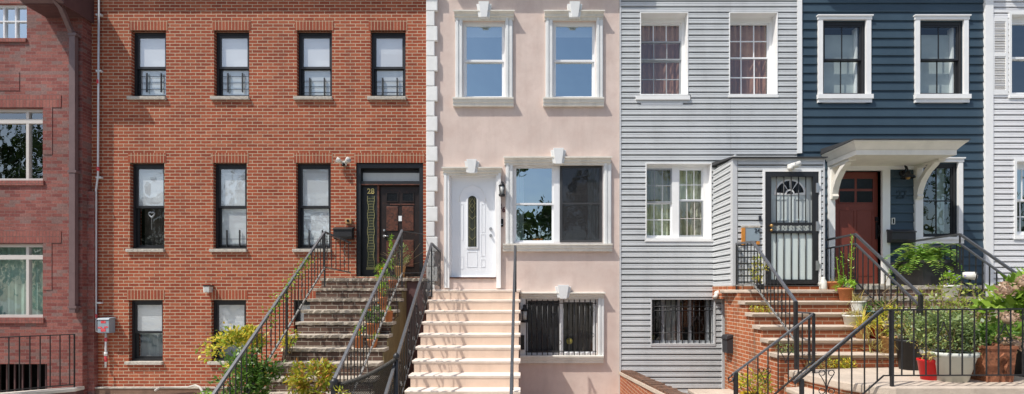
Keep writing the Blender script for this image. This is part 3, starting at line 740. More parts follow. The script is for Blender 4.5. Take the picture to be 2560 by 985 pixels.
for zz in (zt - .47, zt - .7, zt - .9):
    ld.tube([(cx_ - .075, yl, zz + .05), (cx_ - .03, yl, zz + .015), (cx_, yl, zz - .02), (cx_ + .03, yl, zz + .015), (cx_ + .075, yl, zz + .05)], .006, 4)
ld.tube([(cx_ - .05, yl, zb), (cx_ - .05, yl, zt - .05)], .003, 4).tube([(cx_ + .05, yl, zb), (cx_ + .05, yl, zt - .05)], .003, 4)
part(ld, 'leading', 'brass_came', door)
pn = MB()
for (p0, p1, q0, q1) in ((1147, 1158, 510, 600), (1203, 1213, 510, 580), (1146, 1159, 640, 672), (1167, 1193, 629, 668), (1202, 1213, 585, 640), (1202, 1213, 648, 668)):
    r_ = rect(p0, p1, q0, q1, y); pn.ring(r_[0], r_[1], r_[2], r_[3], .012, y - .006, y - .001)
pn.tube([(X(1147, y), y - .006, Z(505, y)), (X(1150, y), y - .006, Z(486, y)), (X(1160, y), y - .006, Z(470, y)), (X(1180, y), y - .006, Z(463, y)), (X(1202, y), y - .006, Z(470, y)), (X(1212, y), y - .006, Z(486, y)), (X(1215, y), y - .006, Z(505, y))], .008, 5)
part(pn, 'panel_moulding', 'white_door_paint', door)
kn = MB()
for py in (572, 589): kn.disc_y((X(1227, y), Z(py, y)), .033, y - .012, y - .001).disc_y((X(1227, y), Z(py, y)), .026, y - .05, y - .0121)
part(kn, 'door_knob', 'silver_metal', door)
def lantern(cx, cz, y, s, label):
    t = thing('wall_lantern', label, 'wall lantern', (cx, y, cz - .15 * s))
    part(MB().box(cx - .03 * s, cx + .03 * s, y - .015, y, cz - .02 * s, cz + .17 * s).tube([(cx, y, cz + .1 * s), (cx, y - .08 * s, cz + .17 * s), (cx, y - .12 * s, cz + .13 * s)], .012 * s, 6), 'arm', 'lamp_black', t)
    c = (cx, y - .12 * s, cz)
    part(MB().lathe([(.065 * s, .06 * s), (.075 * s, .07 * s), (.03 * s, .12 * s), (.012 * s, .14 * s)], c, 8), 'cap', 'lamp_black', t)
    part(MB().lathe([(.06 * s, -.14 * s), (.07 * s, -.12 * s), (.065 * s, -.10 * s)], c, 8), 'base', 'lamp_black', t)
    part(MB().lathe([(.045 * s, -.099 * s), (.058 * s, .059 * s)], c, 8), 'shade', 'frosted', t)
    cg = MB()
    for k in range(4):
        th = PI / 4 + k * PI / 2; cg.tube([(c[0] + .056 * s * math.cos(th), c[1] + .056 * s * math.sin(th), cz - .10 * s), (c[0] + .068 * s * math.cos(th), c[1] + .068 * s * math.sin(th), cz + .06 * s)], .008 * s, 4)
    part(cg, 'cage', 'lamp_black', t)
lantern(X(1255, -.1), Z(474, -.1), -.002, 1.0, 'small black wall lantern between the white door and the wide window')
solo(text_mb('2', .15, X(1251), Z(515), -.012, .014, .95, .003).add(*(lambda m_: (m_.v, m_.f))(text_mb('6', .15, X(1259.5), Z(524), -.012, .014, .95, .003))), 'house_number', 'dark_number', 'dark slanting number 26 on the pink wall below the lantern', 'house number', (X(1255), -.01, Z(530)))
db = thing('doorbell', 'black doorbell on the pink wall under number 26', 'doorbell', (X(1254.5), -.02, Z(567)))
part(MB().box(X(1250.5), X(1258.5), -.035, -.001, Z(567), Z(548)), 'case', 'lens_dark', db, bevel=.006)
part(MB().disc_y((X(1254.5), Z(562)), .014, -.04, -.0355), 'button', 'silver_metal', db)
lantern(X(1312, -.12), Z(786, -.12), -.045, 1.15, 'black lantern beside the barred basement window of the pink house')
solo(MB().box(X(1302, -.08), X(1311, -.08), -.10, -.056, Z(874, -.08), Z(838, -.08)), 'utility_box', 'lens_dark', 'black box at the lower left of the barred basement window', 'utility box', (X(1306), -.08, Z(874)), bevel=.006)

# ================================================================== HOUSE D  grey siding
D = thing('row_house', 'grey aluminium sided house with a projecting entry vestibule and a barred door', 'row house', (3.65, 0, 0), 'row houses')
xd0, xd1 = xc1 + .004, X(1991)
d_up = [rect(1601, 1718, 34, 239), rect(1823, 1941, 34, 239)]
d_mid = rect(1615, 1776, 410, 600); d_bas = rect(1628, 1783, 747, 859)
opsD = d_up + [d_mid, d_bas]
part(MB().wall(xd0, xd1, 0, 9.3, .06, opsD, .3), 'wall', 'gray_siding', D)
roof(D, xd0, xd1, 9.3, .03); interior(D, xd0, xd1, 0, 9.3, .9, 'interior', .36)
part(MB().box(xd0, xd1, -.12, .01, 9.2, 9.32), 'gutter', 'gray_corner', D)
PROF = [(0, .016), (.38, .014), (.45, .003), (.52, .012), (.72, .009), (.73, -.065), (1.0, -.065)]
trimops = [(o[0] - .012, o[1] + .012, o[2] - .04, o[3] + .012) for o in opsD]
trimops.append((X(1590), X(1726), Z(250), Z(238)))
vest_x0 = 3.97
for sx0, sx1 in ((xd0 + .03, X(1824.5)), (X(1825), xd1)):
    part(MB().siding(sx0, sx1, 0, 9.2, 14.22 / 121, PROF, trimops, lambda u, o_, z: (u, -.012 - o_, z), zref=Z(500)), 'siding', 'gray_siding', D)
part(MB().box(xd0, xd0 + .03, -.035, .01, 0, 9.2), 'corner_board', 'gray_corner', D)
for k, o in enumerate(d_up):
    w = part(MB().ring(o[0] - .012, o[1] + .012, o[2] - .0, o[3] + .012, .016, -.035, .25, wb=.02, wt=.016), 'window', 'white_trim', D, ('recessed window with rose curtains and lowered storm sash', 'recessed window with rose curtains')[k])
    yy = .17; a, b = o[0] + .005, o[1] - .06
    c, d = o[2] + .03, o[3] - .09
    part(MB().ring(o[0], o[1], o[2] + .02, o[3], .0, yy, yy + .1).box(o[0], a + .02, yy, yy + .1, o[2] + .02, o[3]).box(b, o[1], yy, yy + .1, o[2] + .02, o[3]).box(a + .02, b, yy, yy + .1, d, o[3]).box(a + .02, b, yy, yy + .1, o[2] + .02, c), 'frame', 'white_trim', w)
    aa, bb_ = a + .02, b
    if k == 0:
        z1_, z2_ = c + (d - c) * .50, c + (d - c) * .74
        sash(w, aa, bb_, z2_, d, yy + .05, .03, 'white_vinyl', 'glass_clear', 3, 1, mun=.02)
        sash(w, aa, bb_, z1_, z2_ + .02, yy + .01, .03, 'storm_gray', 'glass_storm', 3, 1, mun=.02)
        sash(w, aa, bb_, c, z1_, yy + .03, .035, 'storm_gray', 'glass_storm', 3, 2, mun=.02)
        part(MB().box(X(1590, -.05), X(1725, -.05), -.06, .02, Z(249, -.05), Z(239, -.05)).box(X(1603, -.02), X(1707, -.02), -.025, .0, Z(263), Z(255)), 'sill', 'white_trim', w)
    else:
        z1_ = c + (d - c) * .52
        sash(w, aa, bb_, z1_, d, yy + .03, .03, 'white_vinyl', 'glass_clear', 3, 2, mun=.02)
        sash(w, aa, bb_, c, z1_ + .03, yy + .01, .03, 'white_vinyl', 'glass_storm', 3, 2, mun=.02, gridm='white_vinyl')
        part(MB().box(o[0] - .03, o[1] + .03, -.035, .02, o[2] - .045, o[2] - .001), 'sill', 'white_trim', w)
    part(curtain(aa, bb_, c, d, yy + .13, 7, .03), 'curtain', 'curtain_rose', w)
# parlour double window
o = d_mid; y = .10
w = part(MB().ring(o[0] - .014, o[1] + .014, o[2], o[3] + .014, .018, -.035, .2, wb=.034).box(X(1680, y), X(1697, y), y - .01, y + .12, o[2] + .03, o[3] - .0)
         .box(X(1758, y), o[1], y, y + .12, o[2] + .03, o[3]).box(o[0], X(1758, y), y + .01, y + .12, o[3] - .07, o[3] - .001).box(o[0], X(1758, y), y + .01, y + .12, o[2] + .03, o[2] + .085), 'window', 'white_trim', D, 'twin sash window with olive curtains')
zt, zb2 = o[3] - .07, o[2] + .085
a, b = o[0] + .01, X(1680, y); zm = Z(508, y)
sash(w, a, b, zm + .01, zt, y + .0, .03, 'storm_gray', 'glass_storm', 3, 2, mun=.016, gridm='storm_gray'); sash(w, a, b, zb2, zm + .01, y + .03, .025, 'white_vinyl', 'glass_clear', 3, 2, mun=.016)
a, b = X(1697, y), X(1758, y); zm = Z(501, y)
sash(w, a, b, zm, zt, y + .03, .025, 'white_vinyl', 'glass_clear', 3, 2, mun=.016); sash(w, a, b, zb2, zm, y + .0, .025, 'storm_gray', 'glass_storm', 3, 2, mun=.012, gridm='taupe_frame')
part(curtain(o[0], X(1690, y), o[2], o[3], y + .2, 6, .04), 'curtain', 'curtain_olive', w); part(curtain(X(1694, y), o[1], o[2], o[3], y + .2, 5, .03), 'curtain', 'curtain_olive', w)
part(MB().box(o[0] - .03, o[1] + .05, -.04, .02, o[2] - .035, o[2] - .001), 'sill', 'white_trim', w)
# basement window with grille
o = d_bas; y = .14
wm = MB().ring(o[0] - .02, o[1] + .035, o[2] - .045, o[3] + .01, .024, -.035, .14, wb=.049)
w = part(wm, 'window', 'gray_corner', D, 'barred basement window with scrollwork')
fr = MB()
for px_ in (1657, 1697, 1725, 1769): fr.box(X(px_ - 3, y), X(px_ + 3, y), y, y + .06, o[2] + .05, o[3] - .02)
fr.box(o[0], o[1], y, y + .06, o[2], o[2] + .05).box(o[0], o[1], y, y + .06, o[3] - .02, o[3])
part(fr, 'frame', 'storm_gray', w)  # frame and its ring greyed, the opening's shade put into their colour
part(MB().quad((o[0], y + .03, o[2] + .05), (o[1], y + .03, o[2] + .05), (o[1], y + .03, o[3] - .02), (o[0], y + .03, o[3] - .02)), 'pane', 'glass_dim', w)
part(MB().quad((X(1660, y), y + .1, o[2]), (X(1692, y), y + .1, o[2]), (X(1692, y), y + .1, o[3]), (X(1660, y), y + .1, o[3])), 'blind', 'shade_gray', w)
gr = MB(); yg = .02
for k in range(11): xx = X(1635 + 14.2 * k, yg); gr.tube([(xx, yg, o[2]), (xx, yg, o[3])], .0115, 5)
for py in (766, 776, 832): gr.tube([(o[0], yg - .012, Z(py, yg)), (o[1], yg - .012, Z(py, yg))], .008, 5)
for cxp in (1640, 1742):
    for sgn in (-1, 1):
        cc = X(cxp, yg); pts = []
        for t in range(15):
            u = t / 14; th = u * 1.5 * PI
            pts.append((cc + sgn * (.15 * math.sin(PI * min(1, u * 1.2)) * (1 - .2 * u)), yg - .016, Z(832, yg) + .36 * u - .05 * math.sin(th)))
        gr.tube(pts, .007, 4)
        gr.tube([(cc + sgn * (.07 + .05 * math.cos(t * PI / 5)), yg - .016, Z(796, yg) + .05 * math.sin(t * PI / 5)) for t in range(11)], .006, 4)
part(gr, 'window_grille', 'black_iron', w)
# vestibule
yv = -.94; zb_, zt_ = 2.62, 5.03; xv1 = X(2062, yv)
ve = part(MB().box(vest_x0 + .085, vest_x0 + .11, yv + .085, .0, zb_, 5.1).box(vest_x0 + .085, X(1912, yv), yv + .085, yv + .11, zb_, 5.0).box(X(2050, yv), xv1 - .01, yv + .085, yv + .11, zb_, 5.0).box(X(1912, yv), X(2050, yv), yv + .085, yv + .11, Z(427, yv), 5.0).box(xv1 - .05, xv1 - .01, yv + .11, .0, zb_, 5.0), 'vestibule', 'gray_siding', D)
part(MB().siding(yv + .05, .0, zb_, 5.03, 14.6 / 121, PROF, [], lambda u, o_, z: (vest_x0 + .014 - o_, u, z), zref=Z(500) + .03), 'side_siding', 'gray_siding', ve)
dop = (X(1907, yv), X(2052, yv), zb_, Z(424, yv))
part(MB().siding(vest_x0 + .1, xv1 - .03, zb_, Z(400, yv), 15.4 * 9.06 / 1210, PROF, [dop], lambda u, o_, z: (u, yv + .014 - o_, z), zref=Z(500) + .03), 'front_siding', 'gray_siding', ve)
part(MB().prism([(vest_x0, yv - .005), (vest_x0 + .09, yv - .005), (vest_x0 + .09, yv + .05), (vest_x0 + .02, yv + .05), (vest_x0 + .02, yv + .09), (vest_x0, yv + .09)], zb_, 5.0, 'z'), 'corner_board', 'gray_corner', ve)
part(MB().box(xv1 - .03, xv1, yv - .005, yv + .06, zb_, 5.0), 'corner_board', 'gray_corner', ve)
part(MB().box(vest_x0 + .09, xv1 - .03, yv - .004, yv + .02, Z(400, yv), 5.0), 'fascia', 'gray_corner', ve)
part(MB().prism([(yv - .06, 5.0), (yv - .06, 5.02), (.0, 5.17), (.0, 5.10)], vest_x0 - .03, xv1 + .02, 'x'), 'roof', 'charcoal_screen', ve)
part(MB().ring(X(1907, yv), X(2052, yv), zb_, Z(424, yv), .04, yv - .012, yv + .03, wb=.001), 'door_trim', 'white_trim', ve)
part(MB().box(vest_x0 - .01, vest_x0 + .45, yv, -.0, Z(747, -.5), zb_ - .003), 'brick_base', 'brick_stoop', ve)
# inner door and iron security gate
yi = yv + .09
zg0, zg1 = Z(710, yv), Z(428, yv)
dr = part(MB().box(X(1921, yi), X(2040, yi), yi, yi + .05, zg0 + .04, zg1 - .05), 'door', 'gray_door_paint', D, 'grey panelled door with fan shaped light behind an iron gate')
fc = (X(1974, yi), Z(487, yi)); rad = .30
fan = MB().prism([(fc[0] + rad * math.cos(PI * k / 14), fc[1] + rad * math.sin(PI * k / 14)) for k in range(15)], yi - .012, yi - .001, 'y')
part(fan, 'fanlight_surround', 'white_trim', dr)
fg = MB()
for (t0, t1) in ((.03, .31), (.345, .485), (.515, .655), (.69, .97)):
    pts = [(fc[0] + q_ * math.cos(PI * (t0 + (t1 - t0) * s_ / 6)), fc[1] + .02 + q_ * math.sin(PI * (t0 + (t1 - t0) * s_ / 6)) * .93) for q_, rng in ((.09, range(7)), (.26, range(6, -1, -1))) for s_ in rng]
    fg.prism(pts, yi - .016, yi - .0125, 'y')
fg.prism([(fc[0] + .06 * math.cos(PI * k / 8), fc[1] + .015 + .06 * math.sin(PI * k / 8)) for k in range(9)], yi - .016, yi - .0125, 'y')
part(fg, 'fanlight', 'lens_dark', dr)
pn = MB()
for (a, b) in ((1932, 1968), (1982, 2018)):
    for (c, d) in ((497, 552), (600, 690)): r_ = rect(a, b, c, d, yi); pn.ring(r_[0], r_[1], r_[2], r_[3], .02, yi - .01, yi - .001)
part(pn, 'panel_moulding', 'gray_door_paint', dr)
yg = yv - .005
gx0, gx1 = X(1915, yg), X(2046, yg)
gt = part(MB().ring(gx0, gx1, zg0, zg1, .10, yg, yg + .04, wb=.085, wt=.10).box(gx0 + .1, gx1 - .1, yg, yg + .04, Z(563, yg), Z(556, yg)).box(gx0 + .1, gx1 - .1, yg, yg + .04, Z(583, yg), Z(577, yg)), 'security_gate', 'black_iron', D)
part(MB().quad((gx0 + .1, yg + .035, zg0 + .08), (gx1 - .1, yg + .035, zg0 + .08), (gx1 - .1, yg + .035, Z(583, yg)), (gx0 + .1, yg + .035, Z(583, yg))), 'lower_panel', 'pale_panel', gt)
for px_ in (1942.5, 1961, 1979.5, 1998, 2016):
    xx = X(px_, yg); part(MB().tube([(xx, yg + .02, zg0 + .08), (xx, yg + .02, Z(582, yg))], .010, 6).tube([(xx, yg + .02, Z(557, yg)), (xx, yg + .02, zg1 - .09)], .010, 6), 'gate_bar', 'black_iron', gt)
sc = MB(); zs = Z(570, yg)
for k in range(9):
    xx = X(1940 + 10.3 * k, yg)
    sc.tube([(xx - .03, yg + .01, zs - .04), (xx - .005, yg + .01, zs - .045), (xx + .02, yg + .01, zs - .02), (xx - .01, yg + .01, zs + .02), (xx + .01, yg + .01, zs + .045), (xx + .04, yg + .01, zs + .04)], .007, 4)
part(sc, 'scroll_band', 'gray_iron', gt)
for py in (470, 566, 664): part(MB().box(gx1 - .05, gx1 - .0, yg - .02, yg - .001, Z(py + 12, yg), Z(py - 12, yg)).box(gx1 + .002, gx1 + .03, yg - .018, yg + .01, Z(py + 5, yg), Z(py - 5, yg)), 'hinge', 'silver_metal', gt)
part(MB().ball((X(1926, yg), yg - .04, Z(565, yg)), .032, 10).ball((X(1926, yg), yg - .04, Z(576, yg)), .026, 10), 'handle', 'lamp_brass', gt)
cam = thing('floodlight', 'white flood lamp with a sensor on the grey vestibule above its door', 'security light', (X(1984, yv), yv, Z(426, yv)))
c = Vector((X(1982, yv - .06), yv - .06, Z(418, yv)))
part(MB().disc_y((c.x, c.z - .02), .05, yv - .03, yv - .005), 'base', 'lamp_white', cam)
part(MB().tube([c + Vector((-.08, 0, -.02)), c + Vector((.12, -.03, .05))], .055, 10, .05), 'lamp_head', 'lamp_white', cam)
part(MB().lathe([(.02, -.03), (.045, -.01), (.05, .03), (.02, .05)], (c.x - .06, c.y - .02, c.z - .05), 10), 'sensor', 'lamp_white', cam)
part(MB().box(c.x - .0, c.x + .09, c.y - .065, c.y - .052, c.z - .005, c.z + .055), 'lens', 'frosted', cam)
yp = yv - .03
sg_ = thing('number_plaque', 'blue grey plaque in an orange wooden frame left of the barred door', 'plaque', (X(1876, yp), yp, Z(612, yp)))
part(MB().box(X(1854, yp), X(1901, yp), yp, yv, Z(569, yp), Z(564, yp)), 'ledge', 'stone_sill', sg_)
part(MB().box(X(1855, yp), X(1863, yp), yp - .005, yv, Z(612, yp), Z(569.5, yp)), 'frame', 'orange_wood', sg_)
part(MB().box(X(1892, yp), X(1899, yp), yp - .005, yv, Z(611, yp), Z(603, yp)), 'foot_block', 'orange_wood', sg_)
part(MB().box(X(1863.5, yp), X(1899, yp), yp + .005, yv, Z(602.5, yp), Z(570, yp)), 'plate', 'blue_plate', sg_)
part(text_mb('24', .10, X(1893, yp), Z(576, yp), yp, .012), 'numerals', 'black_number', sg_)
solo(MB().box(X(1898, yp), X(1904, yp), yp + .002, yv - .001, Z(552, yp), Z(539, yp)), 'doorbell', 'black_number', 'tiny dark bell push on grey siding above the orange framed plaque', 'doorbell', (X(1901, yp), yp, Z(552, yp)), bevel=.004)
part(MB().box(X(1998, -.02), X(2003, -.02), -.03, .0, Z(384), 9.2), 'edge_trim', 'white_trim', D)

# ================================================================== HOUSE E  blue clapboard
E = thing('row_house', 'dark blue clapboard house with white trim, white door canopy and red door', 'row house', (7.65, 0, 0), 'row houses')
xe0, xe1 = X(1991.5), X(2458)
e_up = [rect(2055, 2163, 53, 238), rect(2297, 2407, 53, 238)]
e_mid = rect(2301, 2393, 409, 593); e_door = rect(2085, 2203, 427, 712)
opsE = e_up + [e_mid, e_door]
part(MB().wall(xe0, xe1, 0, 9.3, .012, opsE, .3), 'wall', 'blue_siding', E)
roof(E, xe0, xe1, 9.3, .03); interior(E, xe0, xe1, 0, 9.3, .9, 'interior', .31)
cornice(E, X(2035), xe1 + .0, 9.0, .30, 'white_trim')
eops = [rect(2042, 2177, 40, 258), rect(2284, 2420, 40, 258), rect(2284, 2406, 395, 609), rect(2068, 2222, 378, 714)]
part(MB().siding(xe0 + .06, xe1, 0, 9.2, 21.85 / 121, [(0, .024), (.06, .0245), (1.0, .001)], eops, lambda u, o_, z: (u, .010 - o_, z), zref=Z(292)), 'siding', 'blue_siding', E)
part(MB().box(X(1991.6), X(2003), -.035, .009, Z(384), 9.2), 'corner_board', 'white_trim', E)
part(MB().box(xe1 + .001, X(2478), -.05, .3, 0, 9.2), 'corner_board', 'white_trim', E)
def casing(par, o, r_, m='white_trim'):
    mb = MB(); y0 = -.035
    mb.box(r_[0] + .015, o[0], y0, .009, r_[2], r_[3] - .09); mb.box(o[1], r_[1] - .015, y0, .009, r_[2], r_[3] - .09)
    mb.box(r_[0], r_[1], y0 - .008, .009, r_[3] - .09, r_[3] - .025); mb.box(r_[0] - .015, r_[1] + .015, y0 - .03, .009, r_[3] - .0245, r_[3])
    part(mb, 'casing', m, par)
    part(MB().box(r_[0] - .01, r_[1] + .01, y0 - .035, .009, r_[2] + .075, o[2]).box(r_[0] + .005, r_[1] - .005, y0 - .008, .009, r_[2], r_[2] + .0745), 'sill', m, par)
for k, o in enumerate(e_up):
    rr = eops[k]; o2 = o
    w, (a, b, c, d, zm) = dh(E, o2, .03, .05, .035, 'black_frame', 'black_frame', 'glass_clear', 'glass_clear', (2, 1), (2, 1), label='black framed sash window in white casing', depth=.14, wb=.04, wt=.06)
    casing(w, o, rr)
    part(MB().quad((a, .2, c), (b - .06, .2, c), (b - .06, .2, d - .12), (a, .2, d - .12)), 'roller_shade', 'shade_gray', w)
    part(MB().box(b - .055, b - .02, .13, .25, c, d), 'inner_jamb', 'white_trim', w)
o = e_mid
w = part(MB().ring(o[0], o[1], o[2], o[3], .05, .03, .15), 'window', 'black_frame', E, 'black framed window beside the canopy reflecting shrubs')
sash(w, o[0] + .05, o[1] - .05, o[2] + .05, o[3] - .05, .05, .03, 'black_frame', 'glass_dark', 2, 2, mun=.022)
casing(w, o, eops[2])
part(curtain(X(2350, .2), o[1] - .03, o[2], o[3], .28, 2, .02), 'curtain', 'curtain_pale', w)
# red door with its frame and blue side panel
o = e_door; y = .1
fr = MB()
fr.box(X(2069), o[0], -.04, .1, o[2] - .02, Z(410)); fr.box(o[1], X(2222), -.04, .1, o[2] - .02, Z(427)); fr.box(o[0], X(2222), -.04, .1, o[3], Z(410))
fr.box(X(2284), X(2303), -.05, .009, o[2] - .02, Z(410)); fr.box(X(2222), X(2284), -.04, .009, Z(424), Z(410)); fr.box(X(2069), X(2303), -.035, .009, Z(409.5), Z(384))
df = part(fr, 'door_frame', 'white_trim', E)
door = part(MB().box(o[0], o[1], y, y + .05, o[2] + .02, o[3]), 'door', 'red_door_paint', E, 'dark red door with four small panes')
gx = [(2098, 2136), (2142, 2181)]; gz = [(447, 472), (478, 506)]
for a, b in gx:
    for c, d in gz:
        r_ = rect(a, b, c, d, y)
        part(MB().box(r_[0], r_[1], y - .004, y - .001, r_[2], r_[3]), 'door_window', 'lens_dark', door)
pm = MB()
for a, b, c, d in ((2098, 2136, 525, 690), (2142, 2181, 525, 690)): r_ = rect(a, b, c, d, y); pm.ring(r_[0], r_[1], r_[2], r_[3], .012, y - .008, y - .001)
r_ = rect(2096, 2183, 445, 508, y); pm.ring(r_[0], r_[1], r_[2], r_[3], .015, y - .014, y - .0045)
part(pm, 'panel_moulding', 'red_door_paint', door)
part(MB().box(X(2188, y), X(2197, y), y - .02, y - .001, Z(598, y), Z(556, y)).tube([(X(2192.5, y), y - .02, Z(563, y)), (X(2192.5, y), y - .06, Z(566, y)), (X(2192.5, y), y - .06, Z(588, y)), (X(2192.5, y), y - .02, Z(594, y))], .012, 6).box(X(2187, y), X(2198, y), y - .03, y - .001, Z(553, y), Z(543, y)), 'handle', 'lamp_black', door)
part(MB().box(o[0], o[1], -.1, .1, o[2] - .03, o[2] + .02), 'threshold', 'stone_sill', df)
solo(text_mb('27', .22, X(2253), Z(486), -.014, .012, 1.0, .004), 'house_number', 'navy_number', 'black number 27 on the blue wall under the gooseneck lamp', 'house number', (X(2253), -.01, Z(494)))
bl = thing('wall_lamp', 'black gooseneck barn lamp on the blue wall under the white canopy', 'wall lamp', (X(2264, -.2), -.1, Z(450)))
part(MB().disc_y((X(2254), Z(434)), .06, -.03, -.007), 'backplate', 'lamp_black', bl)
part(MB().tube([(X(2254), -.03, Z(434)), (X(2256), -.10, Z(422, -.1)), (X(2261, -.15), -.16, Z(415, -.15)), (X(2267, -.2), -.2, Z(417, -.2)), (X(2270, -.22), -.22, Z(426, -.22))], .013, 8), 'arm', 'lamp_black', bl)
lc = (X(2270, -.22), -.22, Z(441, -.22))
part(MB().lathe([(.02, .11), (.04, .095), (.045, .05), (.10, .02), (.13, -.03), (.125, -.035), (.09, .0)], lc, 16), 'lamp_shade', 'lamp_black', bl)
part(MB().ball((lc[0], lc[1], lc[2] - .025), .04, 10), 'bulb', 'lamp_brass', bl)
mailbox(X(2226, -.15), X(2289, -.15), Z(606, -.1), Z(573, -.1), -.17, -.008, 'wide black mailbox on the blue wall right of the red door', 'pot_charcoal')
db = thing('doorbell', 'slim silver framed doorbell on the blue wall beside the white door frame', 'doorbell', (X(2231), -.02, Z(560)))
part(MB().ring(X(2227.5), X(2235), Z(561), Z(545), .014, -.03, -.007), 'case', 'lamp_white', db); part(MB().box(X(2229), X(2233.5), -.026, -.007, Z(559), Z(547)), 'button', 'lens_dark', db)
# canopy
xl, xr = X(2140, -.86), X(2392, -.86); zct, zcm, zcb = Z(352, -.93), Z(374, -.86), Z(387, -.86)
cp = part(MB().box(xl, xr, -.86, .0, zcb, zcm), 'canopy', 'cream_trim', E, 'white door canopy with crown moulding')
def crown(off, z): return [(xl - off, -.86 - off), (xr + off, -.86 - off), (xr + off, .0), (xl - off, .0)]
cr = MB(); lv = [(.01, zcm), (.03, zcm + .03), (.09, zcm + .10), (.12, zct - .02), (.12, zct)]
for (o0, za), (o1, zb_) in zip(lv, lv[1:]):
    p0, p1 = crown(o0, za), crown(o1, zb_)
    for i in (0, 1, 3): j = (i + 1) % 4; cr.quad((*p0[i], za), (*p0[j], za), (*p1[j], zb_), (*p1[i], zb_))
p1 = crown(.12, zct); cr.quad(*[(*p, zct) for p in p1]); p0 = crown(.01, zcm); cr.quad(*[(*p, zcm - .001) for p in p0[::-1]])
part(cr, 'crown_moulding', 'cream_trim', cp)
part(MB().prism([(-1.0, zct + .002), (-1.0, zct + .02), (.0, zct + .12), (.0, zct + .002)], xl - .14, xr + .14, 'x'), 'canopy_roof', 'charcoal_screen', cp)
for xx in (X(2077, -.05), X(2288, -.05)):
    zz0, zz1 = Z(497, -.1), zcb
    H = zz1 - zz0; prof = [(-.01, zz0), (-.09, zz0), (-.12, zz0 + .05), (-.10, zz0 + .1), (-.13, zz0 + H * .3), (-.2, zz0 + H * .52), (-.33, zz0 + H * .74), (-.48, zz0 + H * .88), (-.50, zz0 + H * .93), (-.6, zz0 + H * .96), (-.6, zz1), (-.42, zz1), (-.28, zz1 - H * .18), (-.14, zz1 - H * .4), (-.09, zz1 - H * .5), (-.09, zz1), (-.01, zz1)]
    part(MB().prism(prof, xx, xx + .12, 'x').box(xx - .01, xx + .13, -.62, -.02, zz1 - .05, zz1 - .002), 'bracket', 'cream_trim', cp)

# ================================================================== HOUSE F  white siding
Fh = thing('row_house', 'white sided house with a pale louvred shutter, at the right edge', 'row house', (11, 0, 0), 'row houses')
xf0, xf1 = X(2478.5), 12.2
opF = [rect(2525, 2640, 38, 236), rect(2538, 2640, 404, 588)]
part(MB().wall(xf0, xf1, 0, 9.3, .06, opF, .3), 'wall', 'white_siding', Fh)
roof(Fh, xf0, xf1, 9.3, .03); interior(Fh, xf0, xf1, 0, 9.3, .9, 'interior', .36)
cornice(Fh, xf0 + .1, xf1, 9.0, .3, 'white_trim')
part(MB().siding(xf0, xf1, 0, 9.2, 14.1 / 121, PROF, [(q[0] - .05, q[1] + .05, q[2] - .05, q[3] + .05) for q in opF], lambda u, o_, z: (u, -.012 - o_, z), zref=Z(540)), 'siding', 'white_siding', Fh)
for k, o in enumerate(opF):
    w, (a, b, c, d, zm) = dh(Fh, o, .08, .03, .04, 'white_trim', 'white_vinyl', 'glass_mirror' if k else 'glass_dark', 'glass_dark', (1, 1) if k == 0 else (4, 1), (1, 1) if k == 0 else (4, 2), label=('upper white sash window', 'lower white sash window with grid')[k], wt=.1, wb=.05)
    part(MB().ring(o[0] - .05, o[1] + .05, o[2] - .05, o[3] + .05, .053, -.035, .08), 'casing', 'white_trim', w)
    part(MB().box(o[0] - .06, o[1] + .06, -.05, .02, o[2] - .09, o[2] - .051), 'sill', 'white_trim', w)
r_ = rect(2480, 2519, 46, 237, -.03)
sh = part(MB().ring(r_[0], r_[1], r_[2], r_[3], .045, -.04, -.008, wb=.10, wt=.06).box(r_[0] + .045, r_[1] - .045, -.04, -.008, Z(141, -.03), Z(132, -.03)), 'shutter', 'white_trim', Fh)
lo = MB()
for za, zb_ in ((r_[2] + .1, Z(141, -.03)), (Z(132, -.03), r_[3] - .06)):
    n = int((zb_ - za) / .034)
    for k in range(n): zz = za + (zb_ - za) * k / n; lo.prism([(-.034, zz), (-.03, zz), (-.012, zz + .032), (-.016, zz + .034)], r_[0] + .045, r_[1] - .045, 'x')
part(lo, 'louvres', 'shutter_paint', sh)

# ================================================================== stoops
def rough_slab(x0, x1, y0, y1, z0, z1, j, n=36):
    mb = MB(); vs = []
    for i in range(n + 1):
        x = x0 + (x1 - x0) * i / n
        a, b = R.uniform(-j, j), R.uniform(-j, j)
        vs += [(x, y0 + a, z1 - abs(b) * .5), (x, y0 + .012 + b, z0 + R.uniform(-j, j) * .6), (x, y1, z0), (x, y1, z1), (x, y0 + .03, z1)]
    fs = []
    for i in range(n):
        o = i * 5
        for k in range(5): fs.append((o + k, o + 5 + k, o + 5 + (k + 1) % 5, o + (k + 1) % 5))
    fs += [(0, 1, 2, 3, 4), tuple(n * 5 + k for k in (4, 3, 2, 1, 0))]
    return mb.add(vs, [f[::-1] for f in fs])
# brick stoop of B
sb = thing('stoop', 'brown brick stoop with rough grey stone treads leading to the dark wooden door', 'stoop', (-3.1, -2, 0), 'stoops')
BX0, BX1 = -3.99, -2.27
bn = [(-.66 - .26 * k, 2.577 - .2037 * k) for k in range(12)]
part(rough_slab(-3.98, -1.9, -.40, -.005, 2.72, 2.78, .012, 44), 'landing', 'stone_rough', sb)
part(MB().box(BX0 + .03, BX1 - .03, -.37, -.004, 0, 2.72), 'landing_riser', 'brick_brown', sb)
for k, (y, z) in enumerate(bn):
    yb = -.37 if k == 0 else bn[k - 1][0] + .03
    st = part(rough_slab(BX0 + R.uniform(-.02, .02), BX1 + R.uniform(-.01, .02), y, yb, z - .052, z, .010), 'tread', 'stone_rough', sb)
    part(MB().box(BX0 + .03, BX1 - .031, y + .03, yb, 0, z - .0625), 'riser', 'brick_brown', st)
pr = [(-.02, 0), (-.02, 2.718), (-.36, 2.718)]
